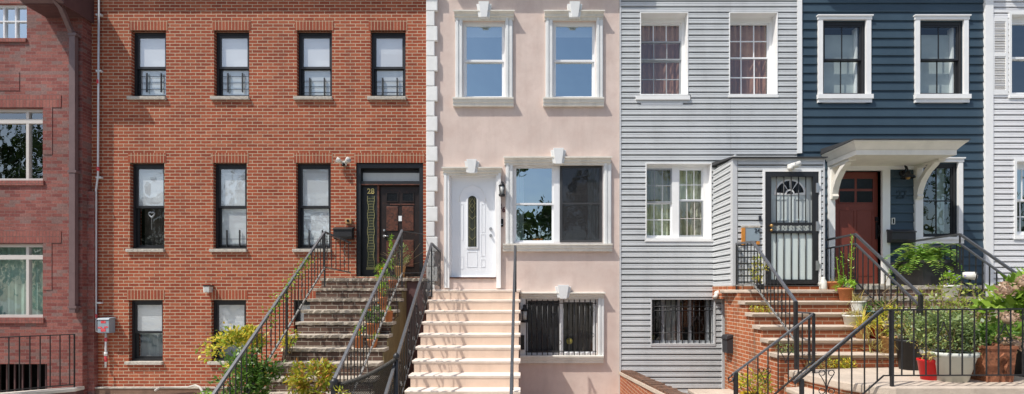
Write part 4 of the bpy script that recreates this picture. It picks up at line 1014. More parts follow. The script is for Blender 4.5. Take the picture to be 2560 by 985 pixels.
for (y, z) in bn: pr += [(pr[-1][0], z - .064), (y + .035, z - .064)]
pr += [(pr[-1][0], 0)]
part(MB().prism(pr, BX1 - .030, BX1 - .006, 'x'), 'side_wall', 'concrete_side', sb)
part(MB().box(BX1 - .004, -1.93, -.33, -.004, 0, 2.715), 'gap_dark', 'eave_brown', sb)  # dark block added to stand for the shaded gap under the landing
# stucco stoop of C
scp = thing('stoop', 'peach stucco stoop with pale rounded treads leading to the white door', 'stoop', (-.9, -2.5, 0), 'stoops')
PX0, PX1 = -1.78, .0
cn = [(-.5 - .2588 * k, 2.547 - .1955 * k) for k in range(13)]
def nosed(x0, x1, y0, y1, z): # rounded nosing over a small cove
    return MB().prism([(y1, z), (y0 + .02, z), (y0 + .004, z - .008), (y0, z - .018), (y0 + .006, z - .032), (y0 + .03, z - .042), (y0 + .035, z - .066), (y1, z - .066)], x0, x1, 'x')
for k, (y, z) in enumerate(cn):
    yb = -.004 if k == 0 else cn[k - 1][0] + .018
    st = part(MB().prism([(yb, z), (y + .012, z), (y + .002, z - .006), (y, z - .016), (y + .004, z - .03), (y + .018, z - .05), (yb, z - .05)], PX0, PX1, 'x'), 'tread', 'stucco_tread', scp)
    part(MB().box(PX0 + .03, PX1 - .03, y + .018, yb, 0, z - .0505), 'riser', 'stucco_riser', st)
# shared brick stoop of D and E with its platform
sg = thing('stoop', 'wide red brick stoop with sandstone treads leading to the barred door and the red door', 'stoop', (5, -2.2, 0), 'stoops')
GX0, GX1, GXE = 3.97, 5.95, 8.35
gn = [(-1.31 - .265 * k, 2.54 - .197 * k) for k in range(6)]
for k, (y, z) in enumerate(gn):
    yb = -.65 if k == 0 else gn[k - 1][0] + .035
    tb = nosed(GX0 - .05, GX1, y, yb, z)
    if k == 0:
        tb = MB().prism([(GX0 - .06, -.5), (GX0 - .16, -.95), (GX0 - .02, -1.18), (GX0 + .2, -1.31), (GX1, -1.31), (GX1, -.5)], z - .06, z, 'z')
    st = part(tb, 'tread', 'sandstone', sg, bevel=.012)
    part(MB().box(GX0 + .004, GX1, y + .035, yb, 0, z - .0665), 'riser', 'brick_stoop_shaded', st)
pr = [(-.65, 0), (-.65, 2.47)]
for (y, z) in gn: pr += [(pr[-1][0], z - .067), (y + .036, z - .067)]
pr += [(pr[-1][0], 0)]
part(MB().prism(pr, GX0 - .012, GX0 + .0035, 'x'), 'side_wall', 'brick_stoop', sg)
part(MB().box(GX0, GX1, -.65, -.6, 0, 2.47).box(GX0 + .35, GX1, -.6, -.006, 0, 2.47).box(GX0 + .06, GX1, -.93, -.006, 2.473, zb_ if False else 2.60), 'landing', 'brick_stoop', sg)
en = [(-1.3 - .27 * k, 2.62 - .2 * k) for k in range(6)]
for k, (y, z) in enumerate(en):
    yb = -.006 if k == 0 else en[k - 1][0] + .03
    st = part(rough_slab(GX1 + .01, GXE, y, yb, z - .07, z, .008), 'tread', 'stone_sill', sg)
    part(MB().box(GX1 + .02, GXE - .02, y + .03, yb, 0, z - .0705), 'riser', 'brick_brown', st)
zp = 1.358
pl = [(3.93, -2.9), (4.0, -3.35), (4.12, -3.85), (4.27, -4.1), (4.5, -4.2), (9.6, -4.2), (9.6, -2.62), (GX1 + .03, -2.62), (GX1, -2.6)]
part(MB().prism(pl, zp - .11, zp, 'z'), 'platform', 'sandstone', sg, bevel=.025)
part(MB().prism([(x + .05 if x < 9 else x - .03, y + .05) for x, y in pl[:6]] + [(9.57, -2.62), (4.0, -2.66)], 0, zp - .1105, 'z'), 'platform_base', 'brick_stoop', sg)
lx = [(4.02 - .27 * (k + 1), zp - .2 * (k + 1)) for k in range(5)]
for k, (x, z) in enumerate(lx):
    st = part(MB().box(x - .02, x + .32 + (.25 if k == 0 else 0), -4.12, -3.15, z - .07, z), 'tread', 'sandstone', sg, bevel=.018)
    part(MB().box(x + .01, x + .28 + (.25 if k == 0 else 0), -4.1, -3.17, 0, z - .0705), 'riser', 'brick_stoop', st)

# passage gate under the vestibule
pg = thing('area_gate', 'narrow dark iron gate in the passage between grey siding and red brick stoop', 'gate', (4.17, -.35, 0))
part(MB().box(4.15, 4.20, -.05, -.005, 0, 2.38), 'gate_post', 'gray_corner', pg)
gm = MB()
for k in range(5): gm.box(4.21, 4.23, -.12 - .12 * k, -.10 - .12 * k, .1, 2.36)
gm.box(4.205, 4.235, -.64, -.06, 1.34, 1.38).box(4.205, 4.235, -.64, -.06, 2.3, 2.36).box(4.205, 4.235, -.64, -.06, 1.0, 1.04)
part(gm, 'gate_leaf', 'black_iron', pg)
part(MB().tube([(4.18, -.03, 1.36), (4.12, -.12, 1.36), (4.12, -.2, 1.30)], .02, 6).box(4.15, 4.2, -.12, -.051, 1.32, 1.4), 'latch', 'silver_metal', pg)
part(MB().quad((4.5, -.002, 0), (4.5, -.66, 0), (4.5, -.66, 2.42), (4.5, -.002, 2.42)), 'passage_dark', 'black_frame', pg)  # black sheet added to stand for the darkness inside the passage
mb2 = thing('mailbox', 'black letterbox hanging on the red brick side of the stoop', 'mailbox', (3.92, -.8, 1.45))
def SX(px, x): return x * F / (px - CX) - D0       # depth at which a given x shows at px
ya, yb = SX(1819, 3.9), SX(1842, 3.9)
part(MB().prism([(3.965, 1.36), (3.85, 1.36), (3.84, 1.60), (3.965, 1.66)], -.78, -1.0, 'y'), 'body', 'pot_charcoal', mb2)
part(MB().prism([(3.966, 1.665), (3.83, 1.605), (3.82, 1.63), (3.85, 1.69), (3.966, 1.71)], -.77, -1.01, 'y'), 'lid', 'pot_charcoal', mb2, bevel=.008)
fl = thing('floodlight', 'small white lamp under the corner of the grey vestibule', 'security light', (3.95, -.3, 2.45))
part(MB().ball((3.93, -.32, 2.47), .055, 10), 'lamp_head', 'lamp_white', fl); part(MB().tube([(4.0, -.3, 2.52), (3.93, -.32, 2.5)], .025, 8).tube([(3.92, -.33, 2.44), (3.86, -.40, 2.40)], .03, 8, .045), 'arm', 'lamp_white', fl)

# garden wall between C and D, pier cap, kerb by A
gw = thing('garden_wall', 'low brick garden wall with a sloping brick on edge coping in front of the grey house', 'wall', (2.1, -2, 0))
part(MB().prism([(-.02, 0), (-.02, .85), (-3.6, 1.08), (-3.6, 0)], 2.05, 2.27, 'x'), 'wall', 'brick_garden', gw)
part(MB().prism([(-.015, .80), (-.015, .853), (-3.62, 1.083), (-3.62, 1.03)], 2.03, 2.06, 'x'), 'edge_band', 'sandstone', gw)
cpm = MB(); n = 42
for k in range(n):
    t0, t1 = k / n, (k + .86) / n; f = lambda t: (-.015 - 3.6 * t, .855 + .23 * t)
    (ya_, za_), (yb_, zb2_) = f(t0), f(t1); h = .035 + R.uniform(-.008, .01)
    cpm.prism([(ya_, za_), (ya_, za_ + h), (yb_, zb2_ + h), (yb_, zb2_)], 2.065 + R.uniform(-.006, .006), 2.29 + R.uniform(-.01, .01), 'x')
part(cpm, 'coping', 'brick_coping', gw)
pc = thing('garden_pier', 'low brick pier with a pinkish stone slab at the foot of grey siding', 'pier', (3.0, -1.6, 0))
part(MB().box(2.98, 3.66, -2.0, -1.5, 0, .72), 'pier', 'brick_stoop', pc); part(MB().box(2.95, 3.7, -2.05, -1.45, .722, .79), 'cap', 'sandstone', pc, bevel=.015)
kb = thing('area_kerb', 'pale stone kerb under the iron fence in front of the dark red brick house', 'kerb', (-9.6, -.8, 0))
part(MB().prism([(-8.82, -.23), (-8.82, -.40), (-10.7, -1.75), (-10.7, -1.45), (-9.6, -.72)], 0, .53, 'z'), 'base', 'eave_brown', kb)
part(MB().prism([(-8.80, -.22), (-8.80, -.43), (-10.7, -1.79), (-10.7, -1.43), (-9.6, -.70)], .5305, .60, 'z'), 'cap', 'concrete', kb, bevel=.01)

# ================================================================== railings
def railing(t, pts, low, sp, top_m='gray_iron', bal_m='black_iron', low_m='black_iron', hr=.026, br=.0085, deco=0, second=None, posts=(), lowr=.014, skip=()):
    P = [Vector(p) for p in pts]
    part(MB().tube(P, hr, 4, smooth=False), 'handrail', top_m, t)
    Lw = [Vector((p.x, p.y, z)) for p, z in zip(P, low)]
    part(MB().tube(Lw, lowr, 4, smooth=False), 'bottom_rail', low_m, t)
    if second: part(MB().tube([p - Vector((0, 0, second)) for p in P], .02, 4, smooth=False), 'middle_rail', top_m, t)
    c = 0
    for i in range(len(P) - 1):
        a, b, c0, c1 = P[i], P[i + 1], Lw[i], Lw[i + 1]
        ln = math.hypot(b.x - a.x, b.y - a.y); n = max(1, round(ln / sp))
        for k in range(n):
            u = (k + .5) / n; p = a.lerp(b, u); q = c0.lerp(c1, u); c += 1
            if second: p = p - Vector((0, 0, second))
            mb = MB()
            if deco and c % deco == 2:
                d = (b - a); d.z = 0; d.normalize()
                for sgn in (-1, 1):
                    mb.tube([q.lerp(p, v / 16) + d * (sgn * .02 * math.sin(v / 16 * 5 * PI) if 2 < v < 14 else 0) for v in range(17)], .007, 4)
            else: mb.tube([q, p], br, 4, smooth=False)
            part(mb, 'baluster', bal_m, t)
    for (x, y, z0, z1, r) in posts:
        part(MB().tube([(x, y, z0), (x, y, z1)], r, 4, smooth=False), 'post', bal_m, t)
G = 'stair railings'
t = thing('stair_railing', 'vine grown iron railing left of the brown brick stoop', 'railing', (-3.72, -2.4, .4), G)
railing(t, [(-3.5, -.03, 3.51), (-3.72, -.8, 3.64), (-3.72, -4.25, 1.17)], [2.90, 2.97, .50], .128, low_m='worn_iron', deco=4, posts=[(-3.72, -.8, 2.6, 3.63, .017), (-3.72, -2.3, 1.5, 2.56, .02), (-3.72, -4.2, .2, 1.19, .025)], lowr=.018)
t = thing('stair_railing', 'iron railing with flower pots behind it right of the brown brick stoop', 'railing', (-2.25, -2.4, .4), G)
railing(t, [(-2.25, -.8, 3.67), (-2.25, -4.15, 1.44)], [2.86, .72], .128, low_m='worn_iron', deco=4, posts=[(-2.25, -.8, 2.6, 3.66, .017), (-2.25, -4.15, .1, 1.40, .045)], lowr=.018)
part(MB().tube([(-2.25, -.8, 3.66), (-1.97, -.03, 3.69)], .010, 4), 'tie_rod', 'black_iron', t); part(MB().tube([(-2.25, -.8, 2.86), (-1.97, -.03, 2.9)], .010, 4), 'tie_rod', 'black_iron', t)
part(MB().lathe([(.05, 1.38), (.06, 1.40), (.045, 1.43), (.06, 1.46), (.02, 1.5)], (-2.25, -4.15, -.04), 12), 'finial', 'black_iron', t)
for y_, z_ in ((-1.3, 2.62), (-2.9, 1.52)): part(MB().tube([(-2.25, y_, z_), (-2.2, y_, z_ - .55), (-2.28, y_, z_ - .62)], .009, 5), 'brace', 'black_iron', t)
t = thing('stair_railing', 'dark iron railing left of the peach stucco stoop', 'railing', (-1.645, -2.6, .4), G)
railing(t, [(-1.645, -.06, 3.33), (-1.645, -1.03, 3.40), (-1.645, -4.6, .885)], [2.62, 2.66, .16], .105, deco=5, posts=[(-1.645, -.07, 2.56, 3.32, .014), (-1.645, -1.03, 2.4, 3.39, .02)], hr=.026, br=.007, top_m='dark_rail', lowr=.011)
for k in range(12):
    yy = -1.5 - .26 * k; zz = 3.40 - .705 * (-1.03 - yy)
    part(MB().lathe([(.012, -.03), (.02, 0), (.012, .03)], (-1.645, yy, zz - .55), 6), 'collar', 'worn_iron', t)
t = thing('stair_railing', 'straight iron railing right of the peach stucco stoop, seen end on', 'railing', (-.11, -2.6, .4), G)
railing(t, [(-.10, -.95, 3.36), (-.12, -4.6, .80)], [2.62, .10], .125, deco=5, posts=[(-.085, -.95, 2.5, 3.36, .018), (-.115, -2.6, 1.0, 2.2, .016)], hr=.026, br=.007, top_m='dark_rail', lowr=.011)
t = thing('stair_railing', 'iron railing beside the orange framed plaque on the left of the red brick stoop', 'railing', (4.08, -2, 1.5), G)
railing(t, [(4.03, -.97, 3.40), (4.08, -1.5, 3.385), (4.08, -2.835, 2.35)], [2.62, 2.66, 1.76], .108, low_m='worn_iron', deco=4, posts=[(4.03, -.97, 2.5, 3.39, .014), (4.08, -2.835, 1.36, 2.36, .027)], lowr=.016)
t = thing('stair_railing', 'double iron handrail in front of the red door between the two entrances', 'railing', (6.02, -2, 1.5), G)
railing(t, [(6.02, -.3, 3.52), (6.02, -1.3, 3.54), (6.02, -2.72, 2.45)], [2.70, 2.70, 1.62], .125, second=.17, posts=[(6.02, -.3, 2.6, 3.5, .03), (6.02, -1.3, 2.5, 3.53, .014), (6.02, -2.72, 1.36, 2.45, .032)], hr=.026, br=.010, top_m='dark_rail')
t = thing('stair_railing', 'double iron handrail running down in front of the white sided house', 'railing', (7.9, -2, 1.5), G)
railing(t, [(7.9, -.2, 3.52), (7.9, -1.3, 3.54), (7.9, -3.5, 1.88)], [2.72, 2.72, 1.1], .125, second=.17, posts=[(7.9, -.2, 2.6, 3.5, .03), (7.9, -1.3, 2.5, 3.53, .014)], hr=.026, br=.010, top_m='dark_rail')
yr = -4.15
t = thing('platform_railing', 'long iron railing with scrolls along the front of the plant covered platform', 'railing', (5.5, yr, 1.36), G)
railing(t, [(3.31, yr, 1.39), (4.39, yr, 2.283), (7.9, yr, 2.31)], [.53, 1.49, 1.505], .145, top_m='black_iron', posts=[(4.49, yr, 1.362, 2.29, .022), (3.40, yr, .2, 1.45, .028)], br=.0085, hr=.014, lowr=.011)
part(MB().tube([(3.30, yr - .001, 1.42), (3.85, yr - .001, 1.873), (4.38, yr - .001, 2.31)], .012, 6), 'handrail', 'gray_iron', t)
def scroll(cx, cz, y, s, up=1):
    mb = MB()
    for sgn in (-1, 1):
        pts = []
        for k in range(22):
            u = k / 21
            if u < .45: v = u / .45; pts.append((cx + sgn * s * (.05 + .75 * v ** 1.7), y, cz + up * s * (-1.6 + 1.6 * v)))
            else:
                th = (u - .45) / .55 * 1.6 * PI; rr = .36 * s * (1 - .45 * (u - .45) / .55)
                pts.append((cx + sgn * (s * .8 - .36 * s + rr * math.cos(th)), y, cz + up * (rr * math.sin(th))))
        mb.tube(pts, .006, 4)
    return mb
for cx_, cz_ in ((X(2357, -4.15), 1.95), (X(2509, -4.15), 1.93), (X(2065, -4.15), 1.52), (X(2065, -4.15), 1.30)):
    part(scroll(cx_, cz_, yr - .012, .12, 1 if cz_ < 1.9 else -1), 'scroll', 'black_iron', t)
t = thing('stair_railing', 'iron railing with a looped end in front of the red brick stoop side', 'railing', (3.5, -3.2, .3), G)
railing(t, [(2.98, -3.2, 1.34), (4.12, -3.2, 2.2), (4.10, -2.87, 2.2)], [.56, 1.53, 1.53], .14, posts=[(3.02, -3.2, .2, 1.37, .026), (4.12, -3.2, 1.362, 2.2, .022)], br=.0095, hr=.018)
part(MB().tube([(2.98, -3.2, 1.34), (2.92, -3.2, 1.29), (2.93, -3.2, 1.23), (2.98, -3.2, 1.25), (2.99, -3.2, 1.30)], .013, 5), 'loop', 'black_iron', t)
for cx_, cz_ in ((3.43, 1.40), (3.72, 1.68)): part(scroll(cx_, cz_, -3.213, .11), 'scroll', 'black_iron', t)
# fence by A
t = thing('iron_fence', 'plain black iron fence on the kerb before the dark red brick house', 'fence', (-9.6, -.7, .6))
a0 = Vector((X(186, -.33), -.33, 1.655)); b0 = Vector((X(-75, -1.22), -1.22, 1.655))
railing(t, [tuple(b0), tuple(a0)], [.655, .655], .139, top_m='black_iron', hr=.013, br=.0095, posts=[(a0.x, a0.y, .6, 1.66, .013)])
# mesh gate between the two stoops
t = thing('mesh_gate', 'dark wire mesh strung between the brown brick stoop and the peach stoop', 'mesh fence', (-1.95, -3.9, 0))
A0, B0 = Vector((-2.25, -4.12, 1.36)), Vector((-1.63, -3.7, 1.62))
def gtop(u): p = A0.lerp(B0, u); p.z -= .045 * math.sin(PI * u); return p
part(MB().tube([gtop(k / 10) for k in range(11)], .028, 6), 'top_roll', 'mesh_dark', t)
wr = MB(); NW = 44; Hh = 1.1
for k in range(-NW, NW * 2):
    for sgn in (1, -1):
        pts = []
        for q in range(13):
            u = k / NW + sgn * q / 12 * .9
            if -.001 <= u <= 1.001: p = gtop(u); p.z -= Hh * q / 12; pts.append(p + Vector((.004 * sgn, -.004 * sgn, 0)))
        if len(pts) > 1: wr.tube(pts, .0048, 3)
part(wr, 'wire_mesh', 'mesh_dark', t)
part(MB().tube([(-1.62, -3.68, .1), (-1.62, -3.68, 1.63)], .03, 8).lathe([(.03, 0), (.045, .02), (.04, .06), (.01, .09)], (-1.62, -3.68, 1.62), 10), 'post', 'black_iron', t)

# ================================================================== plants
def rdir(up=.0):
    while True:
        v = Vector((R.uniform(-1, 1), R.uniform(-1, 1), R.uniform(-1, 1)))
        if .05 < v.length < 1: v.normalize(); v.z += up; return v.normalized()
def bush(c, rad, n, L, W, clumps=12, cr=.38, spread=.9, mb=None):
    mb = mb or MB(); c = Vector(c); cl = []
    for k in range(clumps):
        d = rdir(.25); f = R.uniform(.45, 1.0) * spread
        cl.append((c + Vector((d.x * rad[0], d.y * rad[1], d.z * rad[2])) * f, R.uniform(.6, 1.25)))
    m = sum(rad) / 3
    for k in range(n):
        q, s = R.choice(cl); d = rdir(); rr = R.random() ** .5 * cr * m * s
        p = q + d * rr; out = (p - c); out = out.normalized() if out.length > .01 else rdir()
        mb.leaf(p, (out * .7 + rdir(.15) * .9 + Vector((0, 0, -.15))), L * R.uniform(.6, 1.3), W * R.uniform(.7, 1.2), R.uniform(-1, 1))
    return mb, cl
def stems(base, cl, r=.008, n=10):
    mb = MB(); base = Vector(base)
    for q, _ in cl[:n]:
        b = base + Vector((R.uniform(-.04, .04), R.uniform(-.04, .04), 0)); mid = b.lerp(q, .5) + rdir() * .04
        mb.tube([b, mid, q], r, 5, r * .4)
    return mb
def pot(c, rb, rt, h, m, root, n=20, rim=.03, ribs=0, sq=False):
    nn, rot = (4, PI / 4) if sq else (n, 0)
    prof = [(rb, 0), (rt * .94, h - rim - .002), (rt, h - rim), (rt * 1.01, h), (rt * .9, h), (rt * .86, h - .04)]
    if ribs:
        prof = [(rb, 0)]
        for k in range(1, ribs * 2): u = k / (ribs * 2); prof.append(((rb + (rt * .95 - rb) * u) * (1.0 if k % 2 else .965), (h - rim) * u))
        prof += [(rt * .94, h - rim - .002), (rt, h - rim), (rt * 1.01, h), (rt * .9, h), (rt * .86, h - .04)]
    part(MB().lathe(prof, c, nn, rot=rot), 'pot', m, root)
    part(MB().lathe([(rt * .89, h - .045), (rt * .885, h - .03)], c, nn, rot=rot), 'soil', 'soil', root)
GP = 'potted plants on the stoops'
def potted(label, c, rb, rt, h, m, leafm, kind='bush', rad=(.2, .2, .2), n=300, L=.05, W=.025, ribs=0, up=0, clumps=10, cat='potted plant', sq=False, flowers=None, nf=0, rim=.03, cr=.4, fs=.03):
    t = thing('potted_plant', label, cat, c, GP); pot(c, rb, rt, h, m, t, ribs=ribs, sq=sq, rim=rim)
    top = Vector((c[0], c[1], c[2] + h - .03))
    if kind == 'bush':
        mb, cl = bush(top + Vector((0, 0, rad[2] * .85 + up)), rad, n, L, W, clumps, cr)
        part(stems(top, cl, .006, 8), 'stem', 'dry_stem', t)
    elif kind == 'blades':
        mb = MB(); cl = []
        for k in range(n):
            th = R.uniform(0, 2 * PI); e = R.uniform(.25, 1.4)
            mb.blade(top + Vector((R.uniform(-.5, .5) * rt, R.uniform(-.5, .5) * rt, 0)), (math.cos(th) * math.cos(e), math.sin(th) * math.cos(e), math.sin(e)), L * R.uniform(.5, 1.2), W, R.uniform(.5, 2.0))
        cl = [(top + Vector((R.uniform(-rad[0], rad[0]), R.uniform(-rad[0], rad[0]), L * .5)), 1) for _ in range(8)]
    if n: part(mb, 'foliage', leafm, t)
    if flowers:
        fm = MB()
        for k in range(nf):
            q = R.choice(cl)[0] + rdir(.6) * rad[0] * .5
            for s_ in range(7): fm.leaf(q - Vector((0, 0, .003)), rdir(.2), fs, fs * .7, R.uniform(-2, 2))
        part(fm, 'flower', flowers, t)
    return t
def px_at(px, y, z): return (X(px, y), y, z)
# -- pots on the brown brick stoop
tz = lambda k: bn[k - 1][1]; ty = lambda k: bn[k - 1][0] + .14
potted('tall terracotta pot with orange flowers, lowest on the brown brick stoop', px_at(899, ty(6), tz(6)), .075, .085, .20, 'terracotta', 'leaf_bright', rad=(.10, .10, .13), n=160, L=.05, W=.02, flowers='petal_orange', nf=7)
potted('small terracotta pot with pale green sprig beside the lowest tall pot', px_at(931, ty(6), tz(6)), .06, .09, .15, 'terracotta', 'leaf_bright', rad=(.09, .09, .07), n=70, L=.05, W=.025, flowers='petal_pink', nf=3)
potted('terracotta planter with leafy green plants, halfway up the brown brick stoop', px_at(934, ty(5), tz(5)), .10, .13, .20, 'terracotta', 'leaf_green', rad=(.21, .14, .17), n=420, L=.055, W=.03, flowers='petal_orange', nf=4)
potted('tall narrow terracotta pot with bright green shoots high on the brown brick stoop', px_at(958, ty(3), tz(3)), .065, .075, .24, 'terracotta', 'leaf_bright', rad=(.09, .08, .18), n=180, L=.05, W=.02)
potted('slim terracotta pot at the edge of the brown brick stoop', px_at(972, ty(4), tz(4)), .06, .075, .20, 'terracotta', 'leaf_bright', rad=(.07, .07, .05), n=40, L=.05, W=.02)
potted('terracotta pot with leggy green stems near the top of the brown brick stoop', px_at(955, ty(2), tz(2)), .07, .08, .26, 'terracotta', 'leaf_bright', rad=(.10, .08, .22), n=200, L=.06, W=.02, flowers='petal_orange', nf=3)
potted('wide terracotta pot on the top tread under the dark wooden door', px_at(984, ty(1), tz(1)), .08, .10, .16, 'terracotta', 'leaf_green', rad=(.08, .08, .06), n=60, L=.05, W=.02)
t = potted('beige pot with tall grey twiggy plant before the dark wooden door', px_at(1000, -.2, 2.782), .085, .115, .24, 'pot_tan', 'leaf_sage', rad=(.22, .14, .28), n=260, L=.055, W=.02, clumps=14)
tw = MB(); b = Vector(px_at(1000, -.2, 3.0))
for k in range(26):
    d = rdir(.8); p1 = b + d * R.uniform(.15, .3); p2 = p1 + (d + rdir() * .7) * R.uniform(.1, .28); tw.tube([b, p1, p2], .005, 4, .002)
part(tw, 'twig', 'dry_stem', t)
sp = MB(); b = Vector(px_at(977, -.2, 3.02))
for k in range(120): u = R.random(); sp.leaf(b + Vector((R.uniform(-.05, .05) * (1.2 - u), R.uniform(-.05, .05), u * .62)), rdir(.6), .06, .022, R.uniform(-1, 1))
for k in range(46): sp.blade(Vector(px_at(972, -.22, 2.98)), (R.uniform(-1, .5), R.uniform(-.6, .3), R.uniform(.3, 1)), R.uniform(.2, .42), .03, 2.4)
part(sp, 'leafy_spike', 'leaf_bright', t)
# -- shrubs in front of B
def shrub(label, c, rad, n, leafm, L, W, clumps, base, cr=.4, second=None):
    t = thing('shrub', label, 'shrub', base, 'shrubs and climbers')
    mb, cl = bush(c, rad, n, L, W, clumps, cr)
    part(mb, 'foliage', leafm, t); part(stems(base, cl, .012, 14), 'stem', 'bark', t)
    if second:
        m2, _ = bush(second[0], second[1], second[2], L, W, 12, .45); part(m2, 'foliage', second[3], t)
    return t
shrub('large green and yellow shrub growing through the left railing of the brown brick stoop', (-3.88, -3.15, 1.15), (.40, .42, .60), 2100, 'leaf_green', .08, .036, 34, (-4.1, -3.1, .4), .34,
      ((-4.32, -2.5, 1.55), (.46, .4, .42), 1300, 'leaf_yellow'))
t = shrub('low yellow green sprig at the foot of the orange brick wall', (-4.85, -2.6, .72), (.12, .12, .26), 110, 'leaf_bright', .09, .045, 7, (-4.85, -2.6, .4), .4)
shrub('yellow green shrub tips showing between the railing and the brown brick treads', (-3.78, -2.05, 1.66), (.16, .2, .30), 200, 'leaf_yellow', .07, .032, 12, (-3.95, -2.1, .4), .4)
t = thing('climbing_vine', 'thin vine climbing the left handrail of the brown brick stoop', 'vine', (-3.72, -2.2, 1.6), 'shrubs and climbers')
vn = MB(); vl = MB(); pts = []
for k in range(16):
    u = k / 15; pts.append(Vector((-3.72 + R.uniform(-.05, .05), -2.9 + 1.35 * u, 2.1 + .97 * u + R.uniform(-.06, .04))))
vn.tube(pts, .006, 5)
for p in pts:
    for q in range(14): vl.leaf(p + rdir() * R.uniform(.02, .14), rdir(), .05, .028, R.uniform(-1, 1))
part(vn, 'stem', 'dry_stem', t); part(vl, 'foliage', 'leaf_bright', t)
t = potted('bushy yellow and red leaved shrub low on the brown brick stoop', (-3.03, -2.95, .74), .15, .19, .26, 'terracotta_old', 'leaf_autumn', rad=(.36, .30, .30), n=950, L=.09, W=.04, clumps=30, cr=.36, up=.02)
shrub('small leafy sprig in front of the wire mesh', (-2.12, -4.25, 1.27), (.12, .1, .1), 60, 'leaf_autumn', .06, .028, 6, (-2.15, -4.2, .3), .45)
# -- plants at the grey vestibule
t = potted('tall green plant behind the railing under the orange framed plaque', (4.34, -1.2, 2.545), .07, .09, .10, 'pot_black', 'leaf_yellow', rad=(.18, .09, .34), n=330, L=.05, W=.022, clumps=16)
potted('yellow glazed pot of straggly green leaves on the lower steps', (3.40, -2.95, .62), .15, .19, .40, 'pot_yellow', 'leaf_yellow', rad=(.26, .22, .24), n=330, L=.07, W=.03, clumps=14, rim=.05)
GW = 'weeds in the steps'
def weed(c, n, L, m, label, kind='leaf'):
    mb = MB()
    for k in range(n):
        d = rdir(.9); mb.blade(Vector(c) + Vector((R.uniform(-.14, .14), R.uniform(-.04, .04), 0)), d, L * R.uniform(.5, 1.2), .014, 1.6)
        if kind == 'leaf':
            for q in range(4): mb.leaf(Vector(c) + Vector((R.uniform(-.2, .2), R.uniform(-.06, .06), R.uniform(.02, L * .7))), rdir(.3), .04, .02)
    solo(mb, 'weed', m, label, 'weed', c, GW)
weed((4.85, -2.68, 1.36), 50, .17, 'leaf_yellow', 'yellowish weed growing at the foot of the sandstone steps')
weed((4.18, -2.45, 1.56), 30, .18, 'leaf_sage', 'weed by the railing post on the red brick stoop')
weed((4.15, -1.66, 2.15), 24, .15, 'leaf_yellow', 'weed on the upper left end of the sandstone treads')
weed((4.45, -2.75, 1.36), 26, .16, 'leaf_dry', 'dry weed on the platform beside the small railing return')
# -- pots down the right side of the sandstone steps
gz = lambda k: gn[k][1]; gy = lambda k: gn[k][0] + .15
potted('shallow terracotta bowl beside the barred door', px_at(2087, -1.12, 2.545), .10, .145, .145, 'terracotta', 'leaf_dry', kind='blades', n=24, L=.16, W=.014, rad=(.1, .1, .1))
jug = thing('watering_jug', 'white plastic jug beside the terracotta bowl by the barred door', 'jug', px_at(2058, -1.12, 2.545))
part(MB().lathe([(.06, 0), (.065, .02), (.06, .15), (.03, .2), (.032, .23)], px_at(2058, -1.12, 2.545), 14), 'body', 'pot_white', jug)
part(MB().tube([px_at(2050, -1.16, 2.70), px_at(2045, -1.18, 2.66), px_at(2051, -1.16, 2.6)], .01, 6), 'handle', 'pot_white', jug)
t = potted('bright orange terracotta pot with a tall thin weed on the upper step', px_at(2114, gy(1), gz(1)), .085, .125, .23, 'terracotta', 'leaf_bright', rad=(.17, .12, .10), n=190, L=.06, W=.03)
tw = MB()
for bx, hh, lean in ((2126, .95, .03), (2112, .62, -.05), (2100, .55, -.06)):
    b = Vector(px_at(bx, gy(1), gz(1) + .22))
    for k in range(int(70 * hh)):
        u = R.random(); tw.leaf(b + Vector((lean * u + R.uniform(-.025, .025), R.uniform(-.025, .025), u * hh)), rdir(.5), .055, .016, R.uniform(-1, 1))
    tw.tube([b, b + Vector((lean, 0, hh))], .006, 4)
part(tw, 'tall_weed', 'leaf_bright', t)
potted('ribbed white plastic pot with brown dead stems on the steps', px_at(2145, gy(2), gz(2)), .085, .12, .20, 'pot_white', 'leaf_dry', kind='blades', n=46, L=.30, W=.014, ribs=4, rad=(.1, .1, .1))
potted('wide white pot with dry moss below the ribbed white pot', px_at(2131, gy(3), gz(3)), .11, .145, .17, 'pot_white', 'leaf_dry', rad=(.17, .13, .04), n=210, L=.06, W=.014, cr=.6)
potted('dark teal glazed pot with feathery green leaves on the steps', px_at(2188, gy(3) + .1, gz(3)), .13, .17, .24, 'pot_teal', 'leaf_green', rad=(.18, .14, .10), n=240, L=.07, W=.022)
potted('tan pot of arching golden grass on the fourth step', px_at(2156, gy(4), gz(4)), .085, .11, .19, 'pot_tan', 'leaf_gold', kind='blades', n=95, L=.36, W=.017, rad=(.1, .1, .1))
potted('small red pot behind golden grass on the fourth step', px_at(2192, gy(4), gz(4)), .075, .09, .21, 'pot_red', 'leaf_gold', kind='blades', n=40, L=.30, W=.017, rad=(.1, .1, .1))
potted('tall tan pot at the end of the fifth step', px_at(2222, gy(5), gz(5)), .085, .105, .26, 'pot_tan', 'leaf_yellow', rad=(.2, .15, .3), n=420, L=.055, W=.016, clumps=20)
potted('black plastic pot with pale twiggy growth behind the railing post', (5.74, -2.85, zp), .12, .17, .44, 'pot_black', 'leaf_sage', rad=(.25, .2, .26), n=520, L=.055, W=.018, clumps=22)
potted('ribbed white pot squeezed between the black pot and the red pot', (5.98, -2.98, zp), .10, .13, .30, 'pot_white', 'leaf_sage', rad=(.18, .15, .2), n=220, L=.05, W=.02, ribs=6)
potted('bright red tapered pot beside the big pale planter', (5.33, -3.68, zp), .085, .125, .27, 'pot_red', 'leaf_dry', rad=(.22, .18, .24), n=330, L=.05, W=.02, sq=False)
